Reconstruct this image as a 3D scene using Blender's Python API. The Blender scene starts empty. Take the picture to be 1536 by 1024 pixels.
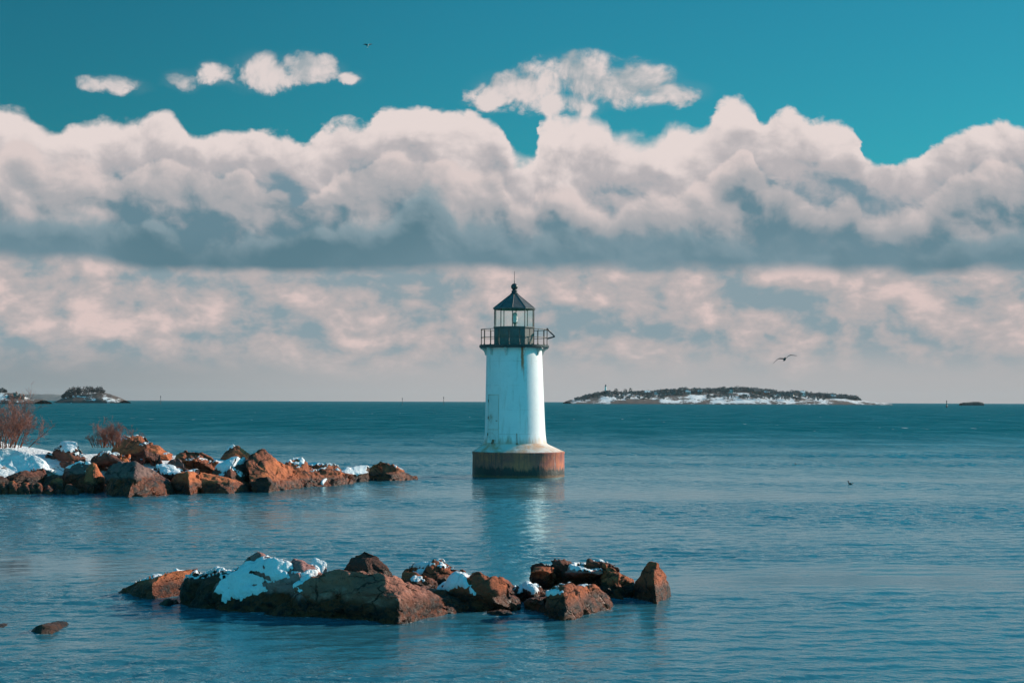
import bpy, bmesh, math, random
import numpy as np
from mathutils import Vector, Matrix, noise

S = bpy.context.scene
C = S.collection
R = math.radians

# ------------------------------------------------------------------ camera
EYE = 4.06                       # metres above the water
FPX = 2484.0                     # focal length in photo pixels (1536 wide)
PITCH = math.atan((601.4 - 512) / FPX)
ROLL = math.atan(5.5 / 1536)
cam = bpy.data.cameras.new("camera")
cam.sensor_width = 36.0
cam.lens = FPX / 1536 * 36
cam.clip_start = 0.5
cam.clip_end = 60000
cam_ob = bpy.data.objects.new("camera", cam)
C.objects.link(cam_ob)
CAM_R = Matrix.Rotation(math.pi / 2 + PITCH, 3, 'X') @ Matrix.Rotation(ROLL, 3, 'Z')
cam_ob.matrix_world = Matrix.Translation((0, 0, EYE)) @ CAM_R.to_4x4()
S.camera = cam_ob

# ------------------------------------------------------------------ view
S.view_settings.view_transform = 'Standard'
S.view_settings.look = 'None'
S.view_settings.exposure = 0.25
S.view_settings.gamma = 1.0
S.cycles.use_denoising = True
S.cycles.max_bounces = 8
S.cycles.transparent_max_bounces = 16

# ------------------------------------------------------------------ node helper
class NT:
    """tiny helper to write shader maths as function calls"""
    def __init__(self, tree):
        self.t = tree
        self.n = tree.nodes
        self.l = tree.links
    def put(self, sock, v):
        if isinstance(v, bpy.types.NodeSocket):
            self.l.new(v, sock)
        elif isinstance(v, (tuple, list)):
            if sock.type == 'RGBA' and len(v) == 3:
                v = (*v, 1)
            sock.default_value = v
        else:
            sock.default_value = v
    def m(self, op, a, b=None, c=None, clamp=False):
        n = self.n.new('ShaderNodeMath'); n.operation = op; n.use_clamp = clamp
        for i, v in enumerate((a, b, c)):
            if v is not None:
                self.put(n.inputs[i], v)
        return n.outputs[0]
    def add(self, *a):
        r = a[0]
        for x in a[1:]:
            r = self.m('ADD', r, x)
        return r
    def sub(self, a, b): return self.m('SUBTRACT', a, b)
    def mul(self, *a):
        r = a[0]
        for x in a[1:]:
            r = self.m('MULTIPLY', r, x)
        return r
    def v(self, op, a, b=None, scale=None):
        n = self.n.new('ShaderNodeVectorMath'); n.operation = op
        self.put(n.inputs[0], a)
        if b is not None: self.put(n.inputs[1], b)
        if scale is not None: self.put(n.inputs['Scale'], scale)
        return n.outputs[1] if op in ('LENGTH', 'DOT_PRODUCT') else n.outputs[0]
    def xyz(self, a):
        n = self.n.new('ShaderNodeSeparateXYZ'); self.put(n.inputs[0], a); return n.outputs
    def comb(self, x, y, z):
        n = self.n.new('ShaderNodeCombineXYZ')
        for i, q in enumerate((x, y, z)): self.put(n.inputs[i], q)
        return n.outputs[0]
    def ss(self, x, lo, hi, a=0.0, b=1.0, mode='SMOOTHSTEP'):
        n = self.n.new('ShaderNodeMapRange'); n.interpolation_type = mode
        for k, q in zip((0, 1, 2, 3, 4), (x, lo, hi, a, b)): self.put(n.inputs[k], q)
        return n.outputs[0]
    def lin(self, x, lo, hi, a=0.0, b=1.0): return self.ss(x, lo, hi, a, b, 'LINEAR')
    def noise(self, vec, scale, detail=4, rough=0.5, dist=0.0, lac=2.0, color=False):
        n = self.n.new('ShaderNodeTexNoise'); n.noise_dimensions = '3D'
        self.put(n.inputs['Vector'], vec)
        for k, q in (('Scale', scale), ('Detail', detail), ('Roughness', rough), ('Distortion', dist), ('Lacunarity', lac)):
            self.put(n.inputs[k], q)
        return n.outputs['Color'] if color else n.outputs['Fac']
    def voro(self, vec, scale, feature='F1', out='Distance', rand=1.0):
        n = self.n.new('ShaderNodeTexVoronoi'); n.feature = feature
        self.put(n.inputs['Vector'], vec); self.put(n.inputs['Scale'], scale)
        self.put(n.inputs['Randomness'], rand)
        return n.outputs[out]
    def mix(self, fac, a, b, blend='MIX'):
        n = self.n.new('ShaderNodeMix'); n.data_type = 'RGBA'; n.blend_type = blend
        n.clamp_result = False; n.clamp_factor = True
        self.put(n.inputs[0], fac); self.put(n.inputs[6], a); self.put(n.inputs[7], b)
        return n.outputs[2]
    def mapping(self, vec, scale=(1, 1, 1), rot=(0, 0, 0), loc=(0, 0, 0)):
        n = self.n.new('ShaderNodeMapping')
        self.put(n.inputs['Vector'], vec)
        n.inputs['Scale'].default_value = scale; n.inputs['Rotation'].default_value = rot
        n.inputs['Location'].default_value = loc
        return n.outputs[0]
    def curve(self, x, pts):
        n = self.n.new('ShaderNodeFloatCurve'); self.put(n.inputs['Value'], x)
        cu = n.mapping.curves[0]
        cu.points[0].location = pts[0]; cu.points[1].location = pts[-1]
        for p in pts[1:-1]: cu.points.new(*p)
        n.mapping.update()
        return n.outputs[0]
    def bump(self, h, dist=1.0, strength=1.0, normal=None):
        n = self.n.new('ShaderNodeBump'); self.put(n.inputs['Height'], h)
        self.put(n.inputs['Distance'], dist); self.put(n.inputs['Strength'], strength)
        if normal is not None: self.put(n.inputs['Normal'], normal)
        return n.outputs[0]

# ------------------------------------------------------------------ sun and sky
SUN_AZ, SUN_EL = R(65), R(20.5)       # to the right and a little beyond the tower
sun_dir = Vector((math.sin(SUN_AZ) * math.cos(SUN_EL), math.cos(SUN_AZ) * math.cos(SUN_EL), math.sin(SUN_EL)))
sl = bpy.data.lights.new("sun", 'SUN')
sl.energy = 5.0; sl.angle = R(0.5); sl.color = (1.0, 0.84, 0.70)
sun_ob = bpy.data.objects.new("sun", sl)
C.objects.link(sun_ob)
sun_ob.rotation_euler = sun_dir.to_track_quat('Z', 'Y').to_euler()
sun_ob.location = sun_dir * 200

def az_el(px, py):
    d = CAM_R @ Vector(((px - 768) / FPX, (512 - py) / FPX, -1.0))
    return math.atan2(d.x, d.y), math.atan2(d.z, math.hypot(d.x, d.y))

SKY_STRENGTH = 0.1
W = bpy.data.worlds.new("World")
S.world = W
W.use_nodes = True
nt = W.node_tree
nt.nodes.clear()
w = NT(nt)
sky = nt.nodes.new('ShaderNodeTexSky')
sky.sky_type = 'NISHITA'
sky.sun_disc = False
sky.sun_elevation = SUN_EL
sky.sun_rotation = SUN_AZ
sky.air_density = 1.0; sky.dust_density = 0.3; sky.ozone_density = 2.0
K = 1.0 / SKY_STRENGTH
def sc(c): return tuple(x * K for x in c)

D = nt.nodes.new('ShaderNodeTexCoord').outputs['Generated']
X, Y, Z = w.xyz(D)[:3]
AZ = w.m('ARCTAN2', X, Y)
EL = w.m('ARCTAN2', Z, w.m('SQRT', w.add(w.mul(X, X), w.mul(Y, Y))))
blue = w.mix(1.0, sky.outputs[0], (0.095, 0.68, 0.69), 'MULTIPLY')
# sky brightened overhead and behind the camera, added as fill for shaded sides
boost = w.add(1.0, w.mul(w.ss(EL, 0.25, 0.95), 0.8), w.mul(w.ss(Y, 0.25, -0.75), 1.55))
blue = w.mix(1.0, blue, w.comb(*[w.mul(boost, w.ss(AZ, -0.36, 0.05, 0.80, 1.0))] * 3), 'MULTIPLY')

# noise space: the direction, squeezed a little in height
P = w.v('MULTIPLY', D, (1.0, 1.0, 1.25))
warpc = w.v('SUBTRACT', w.noise(P, 9.0, 4, 0.55, color=True), (0.5, 0.5, 0.5))
PW = w.v('ADD', P, w.v('SCALE', warpc, scale=0.05))
def nb(v): return w.sub(w.noise(v, 12.0, 9, 0.50), 0.5)
def nm(v): return w.sub(w.noise(v, 36.0, 8, 0.58), 0.5)
n_big, n_mid = nb(PW), nm(PW)
n_fine = w.sub(w.noise(PW, 120.0, 5, 0.6), 0.5)
n_soft = w.sub(w.noise(w.v('ADD', PW, (3.1, 1.7, 0.4)), 8.0, 3, 0.45), 0.5)
L2 = (0.012, 0.0, 0.013)            # towards the light, in the sky plane
relief = w.add(w.mul(w.sub(n_big, nb(w.v('ADD', PW, L2))), 1.0), w.mul(w.sub(n_mid, nm(w.v('ADD', PW, tuple(0.35 * q for q in L2)))), 0.7))
# round cauliflower heads
PV = w.v('ADD', PW, w.v('SCALE', w.v('SUBTRACT', w.noise(P, 60.0, 3, 0.5, color=True), (0.5, 0.5, 0.5)), scale=0.012))
def heads(v, s): return w.sub(0.45, w.voro(v, s, 'SMOOTH_F1'))
puff = heads(PV, 30.0)
puff2 = heads(PV, 75.0)
puff2L = w.sub(puff2, heads(w.v('ADD', PV, tuple(0.25 * q for q in L2)), 75.0))
fineL = w.sub(n_fine, w.sub(w.noise(w.v('ADD', PW, tuple(0.12 * q for q in L2)), 120.0, 5, 0.6), 0.5))
puffL = w.sub(puff, heads(w.v('ADD', PV, tuple(0.6 * q for q in L2)), 30.0))

# ---- the long cumulus bank: its upper edge as a function of azimuth
TOP = [(-260, 205), (-120, 175), (-40, 158), (0, 160), (40, 172), (66, 198), (82, 204), (110, 190), (150, 184), (205, 183),
       (240, 168), (265, 173), (292, 196), (340, 191), (400, 197), (462, 206), (492, 190), (520, 190), (545, 194), (575, 166),
       (620, 154), (660, 163), (700, 172), (742, 182), (757, 206), (772, 236), (796, 236), (808, 190), (835, 175), (875, 170), (905, 178), (918, 200),
       (985, 208), (1012, 192), (1058, 181), (1080, 158), (1106, 153), (1130, 164), (1143, 186), (1168, 176), (1190, 173),
       (1215, 186), (1250, 185), (1282, 194), (1291, 226), (1306, 246), (1350, 241), (1380, 226), (1420, 209), (1460, 200),
       (1500, 191), (1536, 190), (1640, 200), (1800, 215)]
A0, A1 = az_el(-260, 600)[0], az_el(1800, 600)[0]
cpts = []
for px, py in TOP:
    a, e = az_el(px, py)
    cpts.append(((a - A0) / (A1 - A0), e / 0.25))
tA = w.m('DIVIDE', w.add(AZ, -A0, w.mul(n_mid, 0.020)), A1 - A0)
top = w.mul(w.curve(tA, cpts), 0.25)
top_eff = w.add(top, w.mul(n_mid, 0.015), w.mul(puff, 0.013), w.mul(puff2, 0.006), w.mul(n_fine, 0.006), 0.001)
gap = w.sub(top_eff, EL)
bank = w.ss(gap, -0.0010, w.add(0.0032, w.mul(w.ss(n_soft, -0.02, 0.15), 0.006)))
base_eff = w.add(0.0772, w.mul(n_soft, 0.014), w.mul(n_big, 0.010), w.mul(n_mid, 0.0035), w.mul(AZ, -0.006))
def bank_layer(under, frac, seed, gain, soft0, soft1, dark, mid, bright):
    """one rank of the bank: a lumpy upper edge in the sun, greyer below"""
    if frac is None:
        tp = top; edge = top_eff
    else:
        prof = w.sub(w.noise(w.comb(w.mul(AZ, 1.0), seed, 0.0), 11.0, 3, 0.55), 0.5)
        tp = w.add(base_eff, w.mul(w.sub(top, base_eff), w.add(frac, w.mul(prof, 1.35))))
        edge = w.add(tp, w.mul(n_mid, 0.017), w.mul(puff, 0.016), w.mul(puff2, 0.006), w.mul(n_fine, 0.004), -0.004)
    gp = w.sub(edge, EL)
    msk = w.ss(gp, -soft0, w.add(soft1, w.mul(w.ss(n_soft, -0.02, 0.14), soft1 * 2.0)))
    tt = w.m('DIVIDE', w.sub(EL, w.add(base_eff, 0.006)), 0.052)
    lt = w.add(w.mul(tt, 0.62), w.mul(w.ss(gp, 0.030, 0.0), 0.42), w.mul(n_big, 0.55), w.mul(n_soft, 0.55), w.mul(relief, gain), w.mul(puffL, 1.0), w.mul(puff2L, 0.40), w.mul(fineL, 0.22), w.mul(n_soft, 0.75), -0.22)
    cc = w.mix(w.ss(lt, -0.10, 0.42), dark, mid)
    cc = w.mix(w.ss(lt, 0.36, 1.02), cc, bright)
    return (w.mix(msk, under, cc) if under is not None else cc)
c_bank = bank_layer(None, None, 0.0, 1.5, .001, .003, sc((0.17, 0.275, 0.335)), sc((0.46, 0.435, 0.45)), sc((0.78, 0.68, 0.655)))
c_bank = bank_layer(c_bank, 0.66, 3.7, 1.3, .0012, .0026, sc((0.13, 0.235, 0.29)), sc((0.40, 0.40, 0.42)), sc((0.70, 0.60, 0.58)))
c_bank = bank_layer(c_bank, 0.34, 8.2, 1.1, .002, .005, sc((0.10, 0.20, 0.25)), sc((0.24, 0.33, 0.375)), sc((0.62, 0.53, 0.52)))
c_bank = w.mix(w.mul(w.ss(w.sub(EL, base_eff), w.add(0.030, w.mul(n_soft, 0.05)), 0.002), 0.70), c_bank, w.mix(w.ss(n_soft, -0.1, 0.12), sc((0.10, 0.20, 0.25)), sc((0.17, 0.275, 0.33))))

# ---- loose cumulus above the bank
PUFFS = [(858, 116, 74, 36), (785, 140, 72, 30), (935, 132, 76, 34), (1005, 142, 52, 17), (742, 146, 36, 24), (835, 158, 70, 20), (170, 131, 48, 17), (268, 124, 28, 15), (322, 110, 26, 15),
         (398, 112, 44, 29), (462, 106, 50, 24), (425, 114, 54, 18), (521, 121, 18, 12)]
f = None
for px, py, rx, ry in PUFFS:
    a, e = az_el(px, py)
    dx = w.m('DIVIDE', w.sub(w.add(AZ, w.mul(n_mid, 0.020)), a), rx / FPX)
    dy = w.m('DIVIDE', w.sub(w.add(EL, w.mul(n_mid, 0.012)), e), ry / FPX)
    dy = w.mul(dy, w.ss(dy, -0.2, 0.2, 1.25, 0.95))
    q = w.mul(w.sub(1.0, w.add(w.mul(dx, dx), w.mul(dy, dy))), 0.55)
    f = q if f is None else w.m('SMOOTH_MAX', f, q, 0.22)
fl = w.add(f, w.mul(puff2, 0.3), w.mul(n_mid, 1.7), w.mul(n_big, 0.4), w.mul(puff, 0.5), w.mul(puff2, 0.45), w.mul(n_fine, 1.0), 0.04)
loose = w.mul(w.ss(fl, -0.14, w.add(0.50, w.mul(n_soft, 1.4))), 0.95)
veil = w.mul(w.ss(w.add(f, w.mul(n_big, 1.2), w.mul(n_mid, 0.8)), -0.5, 0.5), 0.10)
loose = w.m('MAXIMUM', loose, veil)
c_loose = w.mix(w.ss(w.add(w.mul(relief, 2.6), w.mul(puffL, 1.3), w.mul(fl, 0.55), w.mul(n_soft, 0.6)), -0.22, 0.62), sc((0.36, 0.41, 0.44)), sc((0.77, 0.67, 0.645)))

# ---- the lower, hazier layer between the bank and the sea
PL = w.v('ADD', w.v('MULTIPLY', D, (1.0, 1.0, 1.7)), w.v('SCALE', warpc, scale=0.04))
def nl(v): return w.sub(w.noise(v, 22.0, 8, 0.55), 0.5)
l1 = nl(PL)
l2 = w.sub(w.noise(PL, 62.0, 6, 0.55), 0.5)
l0 = w.sub(w.noise(w.v('ADD', PL, (5.0, 2.0, 1.0)), 8.0, 3, 0.5), 0.5)
lr = w.add(w.mul(l1, 1.15), w.mul(l2, 0.60), w.mul(l0, 0.55), w.mul(w.sub(l1, nl(w.v('ADD', PL, (0.009, 0.0, 0.012)))), 1.2))
c_low = w.mix(w.ss(lr, -0.30, 0.10), sc((0.245, 0.335, 0.38)), sc((0.46, 0.425, 0.43)))
c_low = w.mix(w.ss(lr, 0.04, 0.42), c_low, sc((0.70, 0.56, 0.535)))
c_hor = w.mix(w.ss(AZ, -0.34, -0.02), sc((0.255, 0.30, 0.325)), sc((0.43, 0.43, 0.44)))
c_low = w.mix(w.ss(w.add(EL, w.mul(l0, 0.02), w.mul(l1, 0.015)), 0.040, 0.010), c_low, c_hor)
low = w.ss(w.sub(EL, base_eff), w.add(0.005, w.mul(n_soft, 0.02)), -0.0035)

front = w.ss(w.m('ABSOLUTE', w.add(AZ, w.mul(n_big, 0.3))), 1.0, 0.55)     # the bank lies out to sea
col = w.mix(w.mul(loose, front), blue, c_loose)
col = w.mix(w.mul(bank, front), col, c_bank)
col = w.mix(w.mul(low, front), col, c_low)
# below the horizon: dim sea colour
col = w.mix(w.ss(EL, -0.0005, -0.004), col, sc((0.02, 0.10, 0.14)))
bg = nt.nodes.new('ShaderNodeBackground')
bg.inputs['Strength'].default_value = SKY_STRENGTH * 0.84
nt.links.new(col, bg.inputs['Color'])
wo = nt.nodes.new('ShaderNodeOutputWorld')
nt.links.new(bg.outputs[0], wo.inputs['Surface'])
W.cycles.sampling_method = 'MANUAL'
W.cycles.sample_map_resolution = 1024

# ------------------------------------------------------------------ placing by sight line
def ray(px, py):
    return CAM_R @ Vector(((px - 768) / FPX, (512 - py) / FPX, -1.0))
def at(px, py, Yd):
    d = ray(px, py)
    return Vector((0, 0, EYE)) + d * (Yd / d.y)
def ground(px, py, z=0.0):
    d = ray(px, py)
    return Vector((0, 0, EYE)) + d * ((z - EYE) / d.z)
CRI = CAM_R.transposed()
CRI_NP = np.array(CRI)
def project(V):
    q = (V - np.array((0, 0, EYE))) @ CRI_NP.T
    return np.stack((768 + FPX * q[:, 0] / -q[:, 2], 512 - FPX * q[:, 1] / -q[:, 2]), 1)

# ------------------------------------------------------------------ mesh helpers
def tag(o, label=None, cat=None, group=None, kind=None):
    if label: o["label"] = label
    if cat: o["category"] = cat
    if group: o["group"] = group
    if kind: o["kind"] = kind
    return o
def empty(name, loc=(0, 0, 0)):
    o = bpy.data.objects.new(name, None)
    o.empty_display_size = 0.3
    o.location = loc
    C.objects.link(o)
    return o
def link_mesh(name, verts, faces, mat, parent=None, smooth=False, loc=None):
    me = bpy.data.meshes.new(name)
    me.from_pydata([tuple(v) for v in verts], [], faces)
    me.update()
    if smooth:
        me.polygons.foreach_set('use_smooth', [True] * len(me.polygons))
    if mat: me.materials.append(mat)
    o = bpy.data.objects.new(name, me)
    C.objects.link(o)
    if loc is not None: o.location = loc
    if parent is not None: o.parent = parent
    return o
class MB:
    def __init__(self): self.v = []; self.f = []
    def add(self, vs, fs):
        b = len(self.v)
        self.v += [Vector(p) for p in vs]
        self.f += [tuple(b + i for i in q) for q in fs]
        return self
    def box(self, c, s, rz=0.0):
        M = Matrix.Rotation(rz, 3, 'Z')
        vs = []
        for dz in (-1, 1):
            for dy in (-1, 1):
                for dx in (-1, 1):
                    vs.append(Vector(c) + M @ Vector((dx * s[0] / 2, dy * s[1] / 2, dz * s[2] / 2)))
        return self.add(vs, [(0, 2, 3, 1), (4, 5, 7, 6), (0, 1, 5, 4), (2, 6, 7, 3), (0, 4, 6, 2), (1, 3, 7, 5)])
    def tube(self, pts, radii, n=6, cap=True):
        pts = [Vector(p) for p in pts]
        if not isinstance(radii, (list, tuple)): radii = [radii] * len(pts)
        vs = []; fs = []
        up = Vector((0, 0, 1))
        for i, p in enumerate(pts):
            t = (pts[min(i + 1, len(pts) - 1)] - pts[max(i - 1, 0)]).normalized()
            a = t.cross(up)
            if a.length < 1e-3: a = t.cross(Vector((1, 0, 0)))
            a.normalize(); b = a.cross(t)
            for k in range(n):
                th = 2 * math.pi * k / n
                vs.append(p + (a * math.cos(th) + b * math.sin(th)) * radii[i])
        for i in range(len(pts) - 1):
            for k in range(n):
                k2 = (k + 1) % n
                fs.append((i * n + k, i * n + k2, (i + 1) * n + k2, (i + 1) * n + k))
        if cap:
            fs.append(tuple(range(n)))
            fs.append(tuple((len(pts) - 1) * n + k for k in reversed(range(n))))
        return self.add(vs, fs)
    def lathe(self, prof, n=64, a0=0.0, cx=0.0, cy=0.0, cap_b=False, cap_t=False):
        """prof: (radius, z, [x offset]) from bottom to top"""
        vs = []; fs = []
        for q in prof:
            r, z = q[0], q[1]
            ox = q[2] if len(q) > 2 else 0.0
            for k in range(n):
                th = a0 + 2 * math.pi * k / n
                vs.append((cx + ox + r * math.sin(th), cy - r * math.cos(th), z))
        for i in range(len(prof) - 1):
            for k in range(n):
                k2 = (k + 1) % n
                fs.append((i * n + k, i * n + k2, (i + 1) * n + k2, (i + 1) * n + k))
        if cap_b: fs.append(tuple(reversed(range(n))))
        if cap_t: fs.append(tuple((len(prof) - 1) * n + k for k in range(n)))
        return self.add(vs, fs)
    def build(self, name, mat, parent=None, smooth=False):
        return link_mesh(name, self.v, self.f, mat, parent, smooth)
def smooth_by_angle(o, deg=35):
    me = o.data
    me.polygons.foreach_set('use_smooth', [True] * len(me.polygons))
    me.set_sharp_from_angle(angle=R(deg))

# ------------------------------------------------------------------ materials
def new_mat(name):
    m = bpy.data.materials.new(name)
    m.use_nodes = True
    m.node_tree.nodes.clear()
    h = NT(m.node_tree)
    out = h.n.new('ShaderNodeOutputMaterial')
    return m, h, out
def principled(h, out, color, rough=0.6, normal=None, metallic=0.0, spec=None, ior=None):
    p = h.n.new('ShaderNodeBsdfPrincipled')
    h.put(p.inputs['Base Color'], color); h.put(p.inputs['Roughness'], rough)
    h.put(p.inputs['Metallic'], metallic)
    if spec is not None: h.put(p.inputs['Specular IOR Level'], spec)
    if ior is not None: h.put(p.inputs['IOR'], ior)
    if normal is not None: h.put(p.inputs['Normal'], normal)
    h.l.new(p.outputs[0], out.inputs['Surface'])
    return p
def pos(h): return h.n.new('ShaderNodeNewGeometry').outputs['Position']
def objc(h): return h.n.new('ShaderNodeTexCoord').outputs['Object']

def simple(name, color, rough=0.5, var=0.25, scale=6.0, bump=0.0, metallic=0.0, dirt=None):
    m, h, out = new_mat(name)
    p = objc(h)
    n = h.noise(p, scale, 5, 0.6)
    c = h.mix(h.ss(n, 0.3, 0.7), tuple(x * (1 - var) for x in color), tuple(min(1, x * (1 + var)) for x in color))
    if dirt:
        c = h.mix(h.mul(h.ss(h.noise(p, scale * 0.6, 6, 0.65), 0.55, 0.72), 0.8), c, dirt)
    nn = h.bump(h.noise(p, scale * 5, 4, 0.6), bump) if bump else None
    principled(h, out, c, rough, nn, metallic)
    return m

# ------------------------------------------------------------------ sea
def mat_sea():
    m, h, out = new_mat("sea_water")
    p = pos(h)
    px, py, pz = h.xyz(p)[:3]
    dist = h.m('SQRT', h.add(h.mul(px, px), h.mul(py, py)))
    st = h.noise(h.mapping(p, (0.012, 0.06, 1.0)), 1.0, 5, 0.55, 0.3)
    off = h.ss(dist, 45, 260)                 # open water is choppier than the lee of the point
    far = h.ss(dist, 140, 260)
    warp = h.v('SCALE', h.v('SUBTRACT', h.noise(p, 0.35, 3, 0.5, color=True), (0.5, 0.5, 0.5)), scale=0.6)
    q = h.v('ADD', p, warp)
    at_ = h.n.new('ShaderNodeAttribute'); at_.attribute_name = 'ruffle'
    rf = at_.outputs['Fac']
    w3 = h.noise(h.mapping(q, (4.5, 6.5, 1), (0, 0, R(-20))), 1.0, 3, 0.6)
    wl = h.noise(h.mapping(q, (0.03, 0.05, 1)), 1.0, 6, 0.75)
    hgt = h.add(h.mul(w3, 0.052, rf), h.mul(wl, far, 3.0))
    nrm = h.bump(hgt, 1.0, 1.0)
    # cat's paws: small gusts roughen the surface and take its shine away
    paw = h.noise(h.mapping(p, (0.10, 0.035, 1)), 1.0, 12, 0.78)
    paw = h.ss(paw, 0.38, 0.62, 0.15, 1.7, 'LINEAR')
    rough = h.add(0.02, h.mul(off, 0.16))
    body = h.mix(off, SEA_NEAR, SEA_FAR)
    foam = h.noise(h.mapping(p, (0.8, 0.10, 1)), 1.0, 1, 0.5)
    foam = h.mul(h.ss(foam, 0.765, 0.785), h.ss(dist, 130, 300), h.ss(st, 0.42, 0.55))
    # wash: broken foam where wavelets lap against the stones
    wa = h.n.new('ShaderNodeAttribute'); wa.attribute_name = 'wash'
    wn = h.noise(h.mapping(p, (7.0, 12.0, 1)), 1.0, 4, 0.65)
    wash = h.ss(h.add(h.mul(wa.outputs['Fac'], 0.16), wn), 0.70, 0.78)
    wash = h.mul(wash, h.ss(wa.outputs['Fac'], 0.10, 0.45), 0.55)
    foam = h.m('MAXIMUM', foam, wash)
    body = h.mix(foam, body, (0.8, 0.8, 0.8))
    d = h.n.new('ShaderNodeBsdfDiffuse'); h.put(d.inputs[0], body); h.put(d.inputs['Normal'], nrm)
    g = h.n.new('ShaderNodeBsdfGlossy'); h.put(g.inputs[0], h.mix(off, (0.74, 0.94, 0.99), (0.28, 0.90, 0.98))); h.put(g.inputs['Roughness'], rough)
    h.put(g.inputs['Normal'], nrm)
    fr = h.n.new('ShaderNodeFresnel'); fr.inputs[0].default_value = 1.333; h.put(fr.inputs['Normal'], nrm)
    gl = h.m('MINIMUM', fr.outputs[0], h.lin(off, 0, 1, 0.85, 0.26))
    fac = h.mul(gl, h.lin(off, 0, 1, 1.0, paw), h.sub(1.0, foam))
    mx = h.n.new('ShaderNodeMixShader')
    h.l.new(fac, mx.inputs[0]); h.l.new(d.outputs[0], mx.inputs[1]); h.l.new(g.outputs[0], mx.inputs[2])
    h.l.new(mx.outputs[0], out.inputs['Surface'])
    return m
SEA_NEAR, SEA_FAR = (0.030, 0.160, 0.215), (0.0, 0.100, 0.132)
SEA_END = 9000.0
def build_sea():
    """one polar sheet round the viewpoint: fine wavelets ahead, coarser and calm elsewhere"""
    step = 0.0018
    r = [2.0, 5.0, 9.0, 13.0, 16.0]
    q = 18.0
    while q < 260: r.append(q); q *= 1 + step
    while q < SEA_END: r.append(q); q *= 1.10
    r.append(SEA_END)
    r = np.array(r)
    fine = np.arange(-0.47, 0.47 + 1e-9, step)
    rest = np.linspace(0.47, 2 * math.pi - 0.47, 40)[1:-1]
    a = np.concatenate((fine, rest))
    na, nr = len(a), len(r)
    RR, AA = np.meshgrid(r, a, indexing='ij')
    X_, Y_ = RR * np.sin(AA), RR * np.cos(AA)
    Z_ = np.zeros_like(X_); DX = np.zeros_like(X_); DY = np.zeros_like(X_)
    rg = np.random.default_rng(11)
    sub = (slice(5, int((r < 260).sum())), slice(0, len(fine)))
    xs, ys, rs, as_ = X_[sub], Y_[sub], RR[sub], AA[sub]
    z = np.zeros_like(xs); dx = np.zeros_like(xs); dy = np.zeros_like(xs)
    spacing = rs * step
    N = 110
    for i in range(N):
        lam = 0.16 * (1.4 / 0.16) ** ((i + rg.random()) / N)
        th = rg.normal(-0.25, 0.62) + math.pi          # wind across and towards the shore
        k = 2 * math.pi / lam
        kx, ky = k * math.sin(th), k * math.cos(th)
        slope = 0.030 * (1.0 if lam < 1.0 else (1.0 / lam) ** 0.6)
        A = slope / k
        fade = np.clip((lam / spacing - 2.0) / 1.6, 0, 1)
        ph = kx * xs + ky * ys + rg.random() * 6.283
        z += A * fade * np.sin(ph)
        c_ = np.cos(ph) * A * fade * 0.8
        dx -= c_ * math.sin(th); dy -= c_ * math.cos(th)
    # gust streaks and the lee of the rocks
    g_ = np.zeros_like(xs)
    for i in range(14):
        kx, ky = rg.normal(0, 0.05), rg.normal(0, 0.22)
        g_ += np.sin(kx * xs + ky * ys + rg.random() * 6.283 + 0.8 * np.sin(0.06 * xs + 0.11 * ys + i))
    g_ = 1 / (1 + np.exp(-g_ * 0.8))
    amp = (0.50 + 0.75 * g_) * (0.56 + 0.65 * np.clip((rs - 90) / 40, 0, 1))
    for x0, y0, sx, sy, k_ in ((1.0, 74.0, 13.0, 9.0, 0.45), (7.5, 37.5, 7.5, 2.6, 0.93), (11, 41, 6, 1.4, 0.6), (-12.5, 40.0, 6.5, 5.0, 0.90), (-5, 60, 8, 3.0, 0.72), (9, 72, 9, 2.0, 0.6), (-9, 28, 4, 1.3, 0.6), (18, 86, 12, 2.5, 0.6)):
        amp *= 1 - k_ * np.exp(-((xs - x0) / sx) ** 2 - ((ys - y0 + 0.6 * np.sin(xs * 0.6)) / sy) ** 2)      # slicks
    amp *= np.clip((rs - 18) / 3, 0, 1) * np.clip((258 - rs) / 60, 0, 1) * np.clip((0.465 - np.abs(as_)) / 0.05, 0, 1)
    RF = np.ones_like(X_); RF[sub] = np.clip(amp, 0.05, 1.2)
    Z_[sub] = z * amp; X_[sub] = xs + dx * amp; Y_[sub] = ys + dy * amp
    V = np.stack((X_, Y_, Z_), -1).reshape(-1, 3)
    I, J = np.meshgrid(np.arange(nr - 1), np.arange(na), indexing='ij')
    J2 = (J + 1) % na
    # columns run across the view, then on round behind it
    F = np.stack((I * na + J, I * na + J2, (I + 1) * na + J2, (I + 1) * na + J), -1).reshape(-1, 4)[:, ::-1]
    me = bpy.data.meshes.new("sea")
    me.vertices.add(len(V)); me.vertices.foreach_set('co', V.astype(np.float32).ravel())
    me.loops.add(len(F) * 4); me.loops.foreach_set('vertex_index', F.astype(np.int32).ravel())
    me.polygons.add(len(F)); me.polygons.foreach_set('loop_start', np.arange(0, len(F) * 4, 4, dtype=np.int32))
    me.update(calc_edges=True)
    me.polygons.foreach_set('use_smooth', [True] * len(F))
    if me.polygons[0].normal.z < 0: me.flip_normals()
    ra = me.attributes.new('ruffle', 'FLOAT', 'POINT'); ra.data.foreach_set('value', RF.astype(np.float32).ravel())
    me.materials.append(mat_sea())
    me.attributes.new('wash', 'FLOAT', 'POINT')
    o = bpy.data.objects.new("sea", me); C.objects.link(o)
    tag(o, kind="structure")
    return o, V, np.flatnonzero((RR.ravel() > 23) & (RR.ravel() < 96) & (np.abs(np.where(AA.ravel() > math.pi, AA.ravel() - 2 * math.pi, AA.ravel())) < 0.4))
SEA, SEA_V, SEA_NEARBY = build_sea()
WATERLINE = []

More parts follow.
